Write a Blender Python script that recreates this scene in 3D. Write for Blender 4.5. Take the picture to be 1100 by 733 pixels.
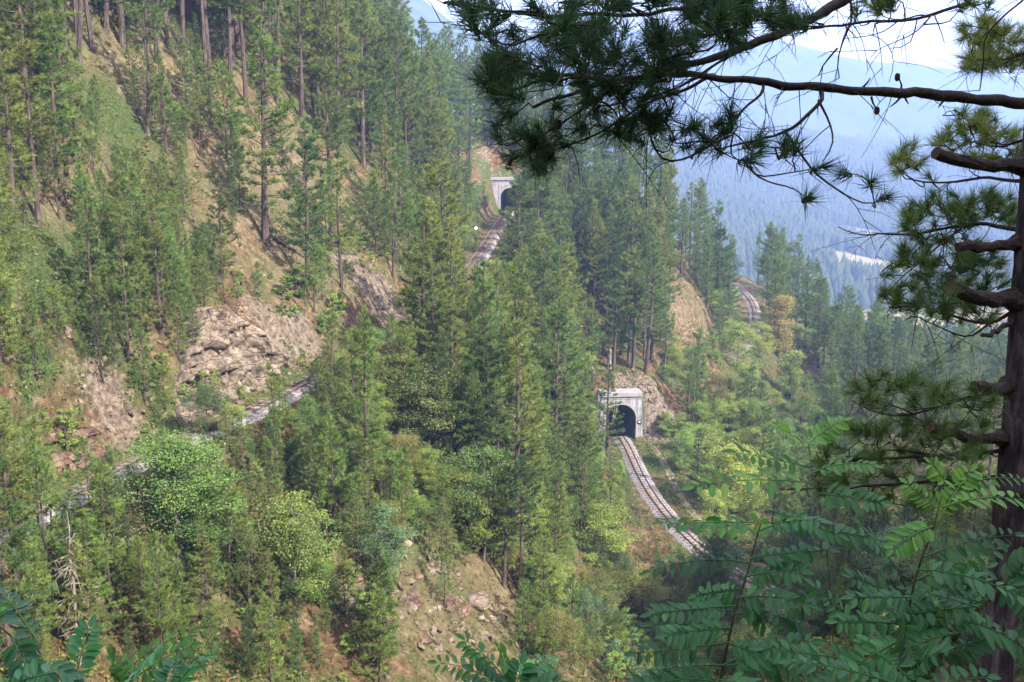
import bpy, bmesh, math, random
import numpy as np
from mathutils import Vector, Matrix

for _o in list(bpy.data.objects):
    bpy.data.objects.remove(_o)
scene = bpy.context.scene
COL = scene.collection

# ------------------------------------------------------------------ camera
F, PW, PH, PITCH = 1128.0, 1100.0, 733.0, math.radians(11.0)
cam_data = bpy.data.cameras.new("camera")
cam_data.sensor_width = 36.0
cam_data.lens = 36.0 * F / PW
cam_data.clip_start, cam_data.clip_end = 0.1, 20000.0
cam = bpy.data.objects.new("camera", cam_data)
cam.rotation_euler = (math.radians(90) - PITCH, 0, 0)
COL.objects.link(cam)
scene.camera = cam

# ------------------------------------------------------------------ sky, sun, exposure
SUN_EL, SUN_AZ = math.radians(38), math.radians(128)        # azimuth clockwise from the view direction (+Y)
world = bpy.data.worlds.new("World")
scene.world = world
world.use_nodes = True
wn = world.node_tree
sky = wn.nodes.new("ShaderNodeTexSky")
sky.sky_type = 'NISHITA'
sky.sun_disc = False
sky.sun_elevation, sky.sun_rotation = SUN_EL, SUN_AZ
sky.altitude = 900
sky.air_density, sky.dust_density, sky.ozone_density = 1.0, 3.5, 1.2
# a thin bright veil of cloud over the blue
_tc = wn.nodes.new("ShaderNodeTexCoord")
_mp = wn.nodes.new("ShaderNodeMapping"); _mp.inputs["Scale"].default_value = (1.0, 1.0, 3.0)
_ns = wn.nodes.new("ShaderNodeTexNoise"); _ns.inputs["Scale"].default_value, _ns.inputs["Detail"].default_value = 2.2, 6
_rm = wn.nodes.new("ShaderNodeMapRange"); _rm.inputs[1].default_value, _rm.inputs[2].default_value, _rm.inputs[3].default_value, _rm.inputs[4].default_value = 0.3, 0.62, 0.5, 0.9
_mx = wn.nodes.new("ShaderNodeMix"); _mx.data_type = 'RGBA'; _mx.inputs[7].default_value = (6.0, 5.4, 5.2, 1)
wn.links.new(_tc.outputs["Generated"], _mp.inputs[0]); wn.links.new(_mp.outputs[0], _ns.inputs["Vector"]); wn.links.new(_ns.outputs[0], _rm.inputs[0])
wn.links.new(_rm.outputs[0], _mx.inputs[0]); wn.links.new(sky.outputs[0], _mx.inputs[6])
wn.links.new(_mx.outputs[2], wn.nodes["Background"].inputs[0])
wn.nodes["Background"].inputs[1].default_value = 0.15
sun_data = bpy.data.lights.new("sun", 'SUN')
sun_data.energy, sun_data.angle, sun_data.color = 5.0, math.radians(0.6), (1.0, 0.92, 0.78)
sun = bpy.data.objects.new("sun", sun_data)
COL.objects.link(sun)
_sd = Vector((math.sin(SUN_AZ) * math.cos(SUN_EL), math.cos(SUN_AZ) * math.cos(SUN_EL), math.sin(SUN_EL)))
sun.rotation_euler = _sd.to_track_quat('Z', 'Y').to_euler()
scene.view_settings.view_transform = 'Standard'
scene.view_settings.look = 'None'
scene.view_settings.exposure = 2.06
scene.view_settings.gamma = 1.0
scene.view_settings.use_curve_mapping = False
scene.render.engine = 'CYCLES'
cy = scene.cycles
cy.max_bounces, cy.diffuse_bounces, cy.glossy_bounces = 5, 3, 2
cy.transmission_bounces, cy.volume_bounces, cy.transparent_max_bounces = 3, 0, 6
cy.use_denoising = True
cy.caustics_reflective = cy.caustics_refractive = False
cy.sample_clamp_indirect = 6.0
HAZE = 0.00037

# ------------------------------------------------------------------ helpers
def ray(px, py):
    cx, cyy = (px - PW / 2) / F, (PH / 2 - py) / F
    return np.array([cx, math.cos(PITCH) + cyy * math.sin(PITCH), cyy * math.cos(PITCH) - math.sin(PITCH)])

def at_y(px, py, Y):
    d = ray(px, py)
    return d * (Y / d[1])

def at_z(px, py, z):
    d = ray(px, py)
    return d * (z / d[2])

def pixel(p):
    x, y, z = p
    depth = y * math.cos(PITCH) - z * math.sin(PITCH)
    up = y * math.sin(PITCH) + z * math.cos(PITCH)
    return PW / 2 + F * x / depth, PH / 2 - F * up / depth

def _hash(ix, iy, seed):
    n = (ix.astype(np.int64) * 374761393 + iy.astype(np.int64) * 668265263 + seed * 974634777) & 0x7fffffff
    n = ((n ^ (n >> 13)) * 1274126177) & 0x7fffffff
    return ((n ^ (n >> 16)) & 0xffff) / 65535.0

def vnoise(x, y, seed=0):
    x, y = np.asarray(x, float), np.asarray(y, float)
    ix, iy = np.floor(x), np.floor(y)
    fx, fy = x - ix, y - iy
    fx, fy = fx * fx * (3 - 2 * fx), fy * fy * (3 - 2 * fy)
    a, b = _hash(ix, iy, seed), _hash(ix + 1, iy, seed)
    c, d = _hash(ix, iy + 1, seed), _hash(ix + 1, iy + 1, seed)
    return (a + (b - a) * fx) * (1 - fy) + (c + (d - c) * fx) * fy - 0.5

def fbm(x, y, seed=0, octaves=4):
    s, amp = 0, 1.0
    for k in range(octaves):
        s = s + amp * vnoise(x * 2 ** k + 17.3 * k, y * 2 ** k - 9.1 * k, seed + k)
        amp *= 0.5
    return s

def tps_fit(pts, smooth):
    P = np.array(pts, float)
    xy, z = P[:, :2], P[:, 2]
    n = len(P)
    d = np.linalg.norm(xy[:, None] - xy[None], axis=2)
    K = np.where(d > 0, d * d * np.log(d + 1e-12), 0) + smooth * np.eye(n)
    Q = np.c_[np.ones(n), xy]
    A = np.block([[K, Q], [Q.T, np.zeros((3, 3))]])
    w = np.linalg.solve(A, np.r_[z, 0, 0, 0])
    def f(x, y):
        sh = np.shape(x)
        x, y = np.ravel(x), np.ravel(y)
        out = w[n] + w[n + 1] * x + w[n + 2] * y
        for i in range(n):
            r2 = (x - xy[i, 0]) ** 2 + (y - xy[i, 1]) ** 2
            out = out + w[i] * 0.5 * r2 * np.log(r2 + 1e-12)
        return out.reshape(sh)
    return f

def resample(pts, step):
    P = np.array(pts, float)
    for _ in range(2):                                   # corner cutting for a smooth line
        a, b = P[:-1] * .75 + P[1:] * .25, P[:-1] * .25 + P[1:] * .75
        P = np.vstack([P[:1], np.stack([a, b], 1).reshape(-1, 3), P[-1:]])
    seg = np.linalg.norm(np.diff(P, axis=0), axis=1)
    s = np.r_[0, np.cumsum(seg)]
    t = np.arange(0, s[-1], step)
    return np.stack([np.interp(t, s, P[:, k]) for k in range(3)], 1)

def obj(name, me, mat=None, parent=None):
    o = bpy.data.objects.new(name, me)
    COL.objects.link(o)
    if mat is not None and me is not None and not me.materials:
        for m in (mat if isinstance(mat, (list, tuple)) else [mat]):
            me.materials.append(m)
    if parent is not None:
        o.parent = parent
    return o

def tag(o, label=None, cat=None, group=None, kind=None):
    if label: o["label"] = label
    if cat: o["category"] = cat
    if group: o["group"] = group
    if kind: o["kind"] = kind
    return o

def thing(name, label, cat, loc=(0, 0, 0), rotz=0.0, group=None):
    o = bpy.data.objects.new(name, None)
    o.empty_display_size = 0.5
    COL.objects.link(o)
    o.location, o.rotation_euler = loc, (0, 0, rotz)
    return tag(o, label, cat, group)

def mesh_np(name, verts, faces, smooth=False):
    """verts (n,3); faces either an (m,k) array or a list of index tuples"""
    me = bpy.data.meshes.new(name)
    if isinstance(faces, np.ndarray):
        n, m, k = len(verts), len(faces), faces.shape[1]
        me.vertices.add(n)
        me.vertices.foreach_set("co", np.asarray(verts, np.float32).ravel())
        me.loops.add(m * k)
        me.loops.foreach_set("vertex_index", faces.astype(np.int32).ravel())
        me.polygons.add(m)
        me.polygons.foreach_set("loop_start", np.arange(0, m * k, k, dtype=np.int32))
        me.update(calc_edges=True)
    else:
        me.from_pydata([tuple(v) for v in verts], [], [tuple(f) for f in faces])
        me.update()
    if smooth:
        me.polygons.foreach_set("use_smooth", np.ones(len(me.polygons), bool))
    return me

class MB:
    """collects tubes, boxes and loose faces into one mesh"""
    def __init__(self): self.v, self.f = [], []
    def add(self, vs, fs):
        b = len(self.v)
        self.v.extend([tuple(v) for v in vs]); self.f.extend([tuple(i + b for i in f) for f in fs])
    def tube(self, pts, radii, n=6, rough=0.0, rng=None, caps=True):
        pts = [Vector(p) for p in pts]
        if len(pts) < 2: return
        rings, ref = [], None
        for i, p in enumerate(pts):
            t = (pts[min(i + 1, len(pts) - 1)] - pts[max(i - 1, 0)])
            if t.length < 1e-9: t = Vector((0, 0, 1))
            t.normalize()
            if ref is None: ref = t.orthogonal().normalized()
            ref = (ref - t * ref.dot(t))
            ref = ref.normalized() if ref.length > 1e-6 else t.orthogonal().normalized()
            bi = t.cross(ref)
            ring = []
            for k in range(n):
                a = 2 * math.pi * k / n
                r = radii[i] * (1 + (rng.uniform(-rough, rough) if rough else 0))
                ring.append(p + (ref * math.cos(a) + bi * math.sin(a)) * r)
            rings.append(ring)
        vs = [v for r in rings for v in r]
        fs = []
        for i in range(len(rings) - 1):
            for k in range(n):
                a, b = i * n + k, i * n + (k + 1) % n
                fs.append((a, b, b + n, a + n))
        if caps:
            fs.append(tuple(range(n - 1, -1, -1)))
            fs.append(tuple(range((len(rings) - 1) * n, len(rings) * n)))
        self.add(vs, fs)
    def box(self, c, h, M=None):
        vs = [Vector((c[0] + sx * h[0], c[1] + sy * h[1], c[2] + sz * h[2])) for sx in (-1, 1) for sy in (-1, 1) for sz in (-1, 1)]
        if M is not None: vs = [M @ v for v in vs]
        self.add(vs, [(0, 1, 3, 2), (4, 6, 7, 5), (0, 4, 5, 1), (2, 3, 7, 6), (0, 2, 6, 4), (1, 5, 7, 3)])
    def mesh(self, name, smooth=False):
        return mesh_np(name, self.v, self.f, smooth)

# ------------------------------------------------------------------ materials
def mat(name):
    m = bpy.data.materials.new(name)
    m.use_nodes = True
    nt = m.node_tree
    b = nt.nodes["Principled BSDF"]
    b.inputs["Roughness"].default_value = 0.85
    b.inputs["Specular IOR Level"].default_value = 0.2
    return m, nt, b

def noise_node(nt, scale, detail=6, rough=0.6, vec=None):
    n = nt.nodes.new("ShaderNodeTexNoise")
    n.inputs["Scale"].default_value, n.inputs["Detail"].default_value, n.inputs["Roughness"].default_value = scale, detail, rough
    if vec is None:
        g = nt.nodes.new("ShaderNodeTexCoord"); vec = g.outputs["Object"]
    nt.links.new(vec, n.inputs["Vector"])
    return n

def ramp(nt, fac, stops):
    r = nt.nodes.new("ShaderNodeValToRGB")
    e = r.color_ramp.elements
    while len(e) < len(stops): e.new(0.5)
    for el, (p, c) in zip(e, stops):
        el.position, el.color = p, (*c, 1)
    nt.links.new(fac, r.inputs[0])
    return r

def mix(nt, fac, a, b, blend='MIX'):
    m = nt.nodes.new("ShaderNodeMix"); m.data_type = 'RGBA'; m.blend_type = blend
    for s, v in ((m.inputs[0], fac), (m.inputs[6], a), (m.inputs[7], b)):
        if hasattr(v, "links"): nt.links.new(v, s)
        elif isinstance(v, (int, float)): s.default_value = v
        else: s.default_value = (*v, 1)
    return m.outputs[2]

def math_node(nt, op, a, b=0.0, clamp=False):
    m = nt.nodes.new("ShaderNodeMath"); m.operation = op; m.use_clamp = clamp
    for s, v in ((m.inputs[0], a), (m.inputs[1], b)):
        if hasattr(v, "links"): nt.links.new(v, s)
        else: s.default_value = v
    return m.outputs[0]

def bump(nt, bsdf, h, strength, dist):
    b = nt.nodes.new("ShaderNodeBump")
    b.inputs["Strength"].default_value, b.inputs["Distance"].default_value = strength, dist
    nt.links.new(h, b.inputs["Height"]); nt.links.new(b.outputs[0], bsdf.inputs["Normal"])

def leaf_material(name, transl=0.35, rough=0.6, spec=0.25):
    """diffuse + translucent leaf whose colour is the object's colour, varied leaf by leaf"""
    m, nt, b = mat(name)
    oi = nt.nodes.new("ShaderNodeObjectInfo")
    at = nt.nodes.new("ShaderNodeAttribute"); at.attribute_name = "tint"
    hsv = nt.nodes.new("ShaderNodeHueSaturation")
    nt.links.new(oi.outputs["Color"], hsv.inputs["Color"])
    nt.links.new(math_node(nt, 'MULTIPLY_ADD', at.outputs["Fac"], 0.9), hsv.inputs["Value"])
    hsv.inputs["Value"].links[0].from_node.inputs[2].default_value = 0.55
    sep = math_node(nt, 'MULTIPLY_ADD', at.outputs["Fac"], -0.05); sep.node.inputs[2].default_value = 0.525
    nt.links.new(sep, hsv.inputs["Hue"])
    nt.links.new(hsv.outputs[0], b.inputs["Base Color"])
    b.inputs["Roughness"].default_value = rough
    b.inputs["Specular IOR Level"].default_value = spec
    tr = nt.nodes.new("ShaderNodeBsdfTranslucent")
    nt.links.new(mix(nt, 1.0, hsv.outputs[0], (1.0, 1.0, 0.55), 'MULTIPLY'), tr.inputs["Color"])
    ms = nt.nodes.new("ShaderNodeMixShader"); ms.inputs[0].default_value = transl
    nt.links.new(b.outputs[0], ms.inputs[1]); nt.links.new(tr.outputs[0], ms.inputs[2])
    nt.links.new(ms.outputs[0], nt.nodes["Material Output"].inputs["Surface"])
    return m

def bark_material(name, c0, c1, c2, scale):
    m, nt, b = mat(name)
    tc = nt.nodes.new("ShaderNodeTexCoord")
    mp = nt.nodes.new("ShaderNodeMapping"); mp.inputs["Scale"].default_value = (1, 1, 0.25)
    nt.links.new(tc.outputs["Object"], mp.inputs[0])
    n = noise_node(nt, scale, 6, 0.65, mp.outputs[0])
    r = ramp(nt, n.outputs[0], [(0.32, c0), (0.5, c1), (0.68, c2)])
    nt.links.new(r.outputs[0], b.inputs["Base Color"])
    bump(nt, b, n.outputs[0], 0.8, 0.05)
    return m
# ------------------------------------------------------------------ terrain
UP = resample([at_z(*p) for p in [(-190, 650, -20.4), (-60, 596, -19.8), (60, 540, -19.4), (150, 490, -19.0), (215, 463, -18.6), (280, 437, -18.2), (328, 410, -17.9),
      (390, 381, -17.5), (450, 349, -17.0), (496, 305, -16.4), (520, 268, -15.8), (535, 243, -15.4), (543, 232, -15.2), (548, 225, -15.1)]], 0.5)
LO = resample([at_z(*p) for p in [(667, 469, -40.4), (675, 481, -40.5), (683, 500, -40.6), (697, 527, -40.9), (722, 560, -41.2), (755, 592, -41.5), (800, 622, -41.9), (870, 650, -42.3), (980, 670, -42.8)]], 0.5)
FA = resample([at_z(*p) for p in [(787, 303, -36.0), (800, 314, -36.2), (808, 324, -36.4), (812, 336, -36.6), (811, 352, -36.9), (800, 372, -37.2), (770, 395, -37.5)]], 0.5)

CTRL = [  # pixel of a visible piece of ground and its distance
 # left hillside above the upper track
 (150, 400, 67), (150, 250, 76), (150, 120, 88), (150, 0, 101), (0, 250, 66), (0, 120, 76), (0, 0, 90), (0, 400, 58),
 (240, 300, 82), (240, 180, 95), (240, 60, 112), (300, 330, 82), (300, 170, 107), (330, 20, 165), (400, 300, 97), (400, 150, 138), (400, 60, 185),
 (460, 240, 140), (460, 120, 195), (510, 160, 225), (500, 210, 195), (-150, 250, 52), (-150, 50, 66), (-300, 300, 45),
 # under the upper track, down to the gully
 (100, 650, 51), (0, 640, 47), (0, 733, 42.5), (200, 733, 47), (200, 600, 56), (300, 560, 62), (300, 680, 56), (400, 620, 63), (400, 733, 57), (480, 660, 64), (400, 470, 76),
 (480, 560, 73), (480, 450, 84), (550, 540, 81), (560, 620, 75), (550, 450, 91), (530, 690, 67), (600, 700, 72), (630, 700, 76), (560, 345, 133), (560, 400, 108),
 (610, 470, 119), (640, 600, 98), (640, 520, 114), (600, 560, 96), (610, 620, 86), (700, 700, 88), (700, 640, 98),
 # spur over the lower tunnel
 (640, 400, 147), (640, 330, 164), (640, 250, 184), (600, 300, 172), (600, 215, 206), (700, 400, 152), (720, 330, 168), (700, 265, 192), (740, 300, 180), (760, 340, 172), (770, 400, 158),
 (560, 200, 215), (540, 180, 222), (560, 150, 245),
 (740, 470, 139), (760, 520, 128), (790, 480, 140), (800, 430, 155), (830, 560, 122), (640, 190, 235),
 # right: valley side beyond
 (800, 370, 190), (850, 420, 180), (870, 370, 215), (900, 400, 225), (950, 450, 185), (1050, 420, 240), (1000, 400, 270), (900, 350, 262), (830, 310, 262), (860, 500, 140), (950, 520, 130), (1080, 480, 170),
 # near slope
 (760, 733, 72), (900, 600, 84), (900, 733, 52), (1050, 640, 68), (1100, 733, 46), (600, 790, 58), (300, 820, 44), (0, 830, 36), (1250, 600, 80), (1250, 480, 140),
]
pts = [tuple(at_y(*c)) for c in CTRL]
# the hillside the camera stands on; unseen slopes behind and right raised for shade
pts += [(0, 0, -2.2), (0, -14, 17), (0, -35, 45), (0, 16, -15), (-8, 8, -9), (8, 8, -9.5), (-10, 24, -20), (14, 24, -18), (3.3, 7, -7.2), (25, 0, 6), (25, -20, 32), (30, 25, -17), (60, 0, 20), (60, -30, 58), (-18, 0, -5),
        (-20, -20, 12), (60, 40, 3), (80, 37, 27), (85, 62, 10), (90, 88, -8), (100, 20, 45), (90, 5, 36), (110, -20, 70), (160, 40, 2), (170, 90, -12), (-60, 0, 5), (-60, 30, -3), (-100, 40, 30), (-100, 100, 50), (-110, 180, 62), (-60, 230, 34), (-40, 300, 6), (20, 300, -22), (-18, 255, 4),
        (60, 300, -38), (120, 300, -62), (180, 300, -75), (190, 200, -62), (170, 140, -35)]
for L in (UP, LO, FA):
    for p in L[::14]: pts.append((p[0], p[1], p[2] - 0.3))
base_h = tps_fit(pts, 60.0)

X0, X1, Y0, Y1, ST = -130.0, 190.0, -45.0, 305.0, 1.15
gx, gy = np.arange(X0, X1 + ST, ST), np.arange(Y0, Y1 + ST, ST)
GX, GY = np.meshgrid(gx, gy)
H = base_h(GX, GY)
NOISE = 2.0 * fbm(GX / 14, GY / 14, 3, 3) + 0.9 * fbm(GX / 3.2, GY / 3.2, 11, 3)
H = H + NOISE * np.clip((GY - 8) / 20, 0.25, 1)

# portals: position, direction into the hill
def line_frame(L, end):
    p, q = (L[-1], L[-5]) if end else (L[0], L[4])
    d = (p - q)[:2]; d /= np.linalg.norm(d)
    return p, d
UP_P, UP_D = line_frame(UP, True)
LO_P, LO_D = line_frame(LO, False)

def bench(H, L, half, rise, right=0.0):
    """cut a level shelf for the line, with the ground running up or down to it over a few metres"""
    P = L[::2]
    best = np.full(GX.shape, 1e9); bz = np.zeros(GX.shape); side = np.zeros(GX.shape)
    T = np.gradient(P[:, :2], axis=0)
    for p, t in zip(P, T):
        d = (GX - p[0]) ** 2 + (GY - p[1]) ** 2
        m = d < best
        best[m], bz[m] = d[m], p[2]
        side[m] = ((GX - p[0]) * t[1] - (GY - p[1]) * t[0])[m] / np.linalg.norm(t)
    D = np.sqrt(best)
    w = half + np.where(side < 0, right, 0)             # 'right' widens the side the line's left hand is on
    k = np.clip((D - w) / rise, 0, 1)
    k = k * k * (3 - 2 * k)
    return (bz - 0.32) * (1 - k) + H * k, D

H, D_UP = bench(H, UP, 2.3, 3.0)
H, D_FA = bench(H, FA, 2.3, 4.0)
H, D_LO = bench(H, LO, 2.4, 4.5, right=3.2)

def portal_ground(H, P, d, top, half=4.6):
    s = (GX - P[0]) * d[0] + (GY - P[1]) * d[1]
    l = (GX - P[0]) * -d[1] + (GY - P[1]) * d[0]
    near = np.clip((abs(l) - half) / 5.0, 0, 1)
    behind = s > 0.9
    want = P[2] + top - 0.7 + np.clip(s - 2, 0, 40) * 0.55
    fade = np.clip(1 - (s - 6) / 14, 0, 1) * (1 - near)
    Hb = H + np.maximum(want - H, 0) * fade
    H2 = np.where(behind, Hb, H)
    front = (~behind) & (s > -8) & (abs(l) < 2.9)
    H2 = np.where(front, P[2] - 0.32, H2)
    hole = (abs(l) < 2.7) & (s > -0.9) & (s < 3.0)
    return H2, hole
H, hole_u = portal_ground(H, UP_P, UP_D, 7.0)
H, hole_l = portal_ground(H, LO_P, LO_D, 6.6)
D_RAIL = np.minimum(np.minimum(D_UP, D_LO), D_FA)

def ground(x, y):
    fx = np.clip((np.asarray(x, float) - X0) / ST, 0, len(gx) - 1.001); fy = np.clip((np.asarray(y, float) - Y0) / ST, 0, len(gy) - 1.001)
    ix, iy = fx.astype(int), fy.astype(int); fx, fy = fx - ix, fy - iy
    return (H[iy, ix] * (1 - fx) + H[iy, ix + 1] * fx) * (1 - fy) + (H[iy + 1, ix] * (1 - fx) + H[iy + 1, ix + 1] * fx) * fy

def grid_at(A, x, y):
    return A[np.clip(np.round((np.asarray(y) - Y0) / ST).astype(int), 0, len(gy) - 1), np.clip(np.round((np.asarray(x) - X0) / ST).astype(int), 0, len(gx) - 1)]

def hit(px, py):
    """where the sight line through a picture point first meets the ground (None: nowhere)"""
    d = ray(px, py); d = d / d[1]
    ys = np.arange(15, Y1, 0.25)
    z = d[2] * ys
    ok = np.where(z < ground(d[0] * ys, ys))[0]
    if len(ok) == 0: return None
    y = ys[ok[0]]
    return np.array([d[0] * y, y, float(ground(d[0] * y, y))])

def gauss_mask(spots):
    m = np.zeros(GX.shape)
    for px, py, r, w in spots:
        p = hit(px, py)
        if p is None: continue
        m = np.maximum(m, w * np.exp(-((GX - p[0]) ** 2 + (GY - p[1]) ** 2) / (r * r)))
    return m
# bare rock and scree, dry grass, lush green ground
ROCK = gauss_mask([(290, 350, 2.4, .8), (270, 392, 2.2, .9), (255, 375, 2, .8), (330, 365, 2.2, .8), (122, 448, 2.2, .75), (95, 432, 1.4, .5), (400, 305, 4, 1), (420, 330, 3, 1), (705, 445, 4, 1), (668, 411, 2.0, .7), (692, 418, 2.2, .8), (160, 120, 4, .5), (520, 165, 2.5, .6)])
DRY = gauss_mask([(150, 110, 8, .8), (200, 110, 8, .9), (300, 180, 9, 1), (280, 250, 7, .8), (320, 210, 7, .9), (470, 650, 6, .8), (540, 650, 5, .8), (745, 315, 7, 1), (740, 350, 6, .8), (730, 335, 6, 1), (120, 210, 6, .6), (30, 200, 6, .7), (330, 300, 6, .6), (60, 130, 5, .6), (170, 300, 6, .5)])
GREEN = gauss_mask([(50, 280, 3.5, 1), (60, 300, 3.0, 1), (130, 130, 4, .8), (700, 500, 3.5, .8), (720, 530, 3.5, .8), (35, 45, 4, .7), (330, 250, 4, .4), (450, 600, 5, .4)])

idx = np.arange(GX.size).reshape(GX.shape)
quads = np.stack([idx[:-1, :-1], idx[:-1, 1:], idx[1:, 1:], idx[1:, :-1]], -1)
hole = hole_u | hole_l
hc = hole[:-1, :-1] | hole[:-1, 1:] | hole[1:, 1:] | hole[1:, :-1]
# only faces that stand up through an opening are left out
HQ = np.stack([H[:-1, :-1], H[:-1, 1:], H[1:, 1:], H[1:, :-1]], -1)
steep = (HQ.max(-1) - HQ.min(-1)) > 2.6
keep = ~(hc & steep)
# a deep skirt closes the sheet's rim
terrain_me = mesh_np("terrain", np.stack([GX, GY, H], -1).reshape(-1, 3), quads[keep], smooth=True)
for nm, A in (("rock", ROCK), ("dry", DRY), ("green", GREEN), ("rail", np.clip(1.6 - D_RAIL / 3.2, 0, 1))):
    a = terrain_me.attributes.new(nm, 'FLOAT', 'POINT')
    a.data.foreach_set("value", A.astype(np.float32).ravel())

def ground_material():
    m, nt, b = mat("hillside_ground")
    def attr(n):
        a = nt.nodes.new("ShaderNodeAttribute"); a.attribute_name = n; return a.outputs["Fac"]
    tc = nt.nodes.new("ShaderNodeTexCoord").outputs["Object"]
    n1, n2, n3 = noise_node(nt, 0.16, 5, 0.6, tc), noise_node(nt, 1.1, 6, 0.7, tc), noise_node(nt, 4.5, 5, 0.7, tc)
    dry = ramp(nt, n2.outputs[0], [(0.3, (.075, .052, .036)), (0.5, (.165, .122, .078)), (0.7, (.27, .21, .14))]).outputs[0]
    soil = ramp(nt, n2.outputs[0], [(0.3, (.055, .032, .020)), (0.5, (.12, .072, .043)), (0.72, (.21, .13, .08))]).outputs[0]
    herb = ramp(nt, n3.outputs[0], [(0.3, (.022, .040, .014)), (0.5, (.055, .080, .026)), (0.7, (.11, .125, .045))]).outputs[0]
    n4 = noise_node(nt, 2.2, 9, 0.75, tc)
    rockc = ramp(nt, n4.outputs[0], [(0.28, (.03, .024, .020)), (0.42, (.10, .076, .060)), (0.55, (.19, .15, .12)), (0.72, (.34, .28, .22))]).outputs[0]
    patch = ramp(nt, n1.outputs[0], [(0.42, (0, 0, 0)), (0.56, (1, 1, 1))]).outputs[0]
    c = mix(nt, patch, soil, herb)
    c = mix(nt, ramp(nt, n2.outputs[0], [(0.53, (0, 0, 0)), (0.7, (1, 1, 1))]).outputs[0], c, dry)
    c = mix(nt, math_node(nt, 'MULTIPLY', attr("dry"), math_node(nt, 'MULTIPLY_ADD', n3.outputs[0], 1.2), True), c, dry)
    c = mix(nt, math_node(nt, 'MULTIPLY', attr("green"), math_node(nt, 'MULTIPLY_ADD', n2.outputs[0], 2.0), True), c, herb)
    rk = math_node(nt, 'SUBTRACT', math_node(nt, 'ADD', attr("rock"), n2.outputs[0]), 0.86)
    c = mix(nt, math_node(nt, 'MULTIPLY', rk, 6, True), c, rockc)
    nt.links.new(c, b.inputs["Base Color"])
    b.inputs["Roughness"].default_value = 1.0
    b.inputs["Specular IOR Level"].default_value = 0.05
    h = math_node(nt, 'ADD', n2.outputs[0], math_node(nt, 'MULTIPLY', n3.outputs[0], .4))
    bump(nt, b, h, 1.0, 0.6)
    return m
M_GROUND = ground_material()
tag(obj("terrain", terrain_me, M_GROUND), kind="structure")

# ------------------------------------------------------------------ the far valley and mountains
FAR = []
def far(px, py, Y): FAR.append(tuple(at_y(px, py, Y)))
for a in [(900, 262, 1300), (960, 285, 1000), (1060, 350, 720), (1150, 360, 720), (1060, 300, 1100), (960, 262, 1350), (840, 250, 1250), (1200, 300, 1100),
          (740, 215, 1250), (740, 180, 1600), (740, 140, 2000), (900, 200, 1750), (884, 135, 2250), (980, 205, 1750), (980, 165, 2200), (1100, 215, 1700), (1100, 185, 2200), (640, 110, 2100), (560, 85, 2100), (505, 36, 2100), (443, 0, 2100), (370, -48, 2100), (200, -110, 2100),
          (560, 160, 1300), (450, 130, 1200), (300, 60, 1300),
          (640, 53, 4300), (740, 54, 4300), (850, 57, 4300), (925, 65, 4300), (1000, 72, 4300), (1100, 88, 4300), (1250, 95, 4300), (480, 40, 4300), (300, 20, 4300), (100, 10, 4300),
          (850, 110, 3000), (1000, 140, 3000), (700, 110, 3000)]:
    far(*a)
FAR += [(0, 420, -80), (150, 420, -115), (300, 420, -118), (450, 420, -115), (300, 600, -126), (0, 650, -110), (-250, 500, 60), (-500, 800, 200), (-900, 1200, 330), (600, 700, -118), (900, 900, -90), (0, 2800, -30), (800, 2900, -70), (1500, 2900, -60), (-600, 2900, 60), (1800, 1500, 60), (1800, 4000, 60), (-1800, 2500, 420), (-2000, 4000, 300), (0, 5000, 120), (1500, 5000, 120)]
far_h = tps_fit(FAR, 2e4)
fx, fy = np.arange(-2200, 2500, 34.0), np.concatenate([np.arange(290, 1000, 14.0), np.arange(1000, 2600, 24.0), np.arange(2600, 5100, 45.0)])
FX, FY = np.meshgrid(fx, fy)
def far_ground(x, y):
    amp = np.clip((y - 1000) / 1200, 0.0, 1)
    h = far_h(x, y) + amp * (70 * fbm(x / 620, y / 620, 21, 4) + 26 * (0.5 - abs(vnoise(x / 210, y / 300, 5)) * 2)) + 9 * fbm(x / 150, y / 150, 8, 3)
    edge = np.clip((440 - y) / 150, 0, 1)
    return h - edge * 25
FH = far_ground(FX, FY)
fi = np.arange(FX.size).reshape(FX.shape)
fq = np.stack([fi[:-1, :-1], fi[:-1, 1:], fi[1:, 1:], fi[1:, :-1]], -1).reshape(-1, 4)
far_me = mesh_np("mountains", np.stack([FX, FY, FH], -1).reshape(-1, 3), fq, smooth=True)
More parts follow.
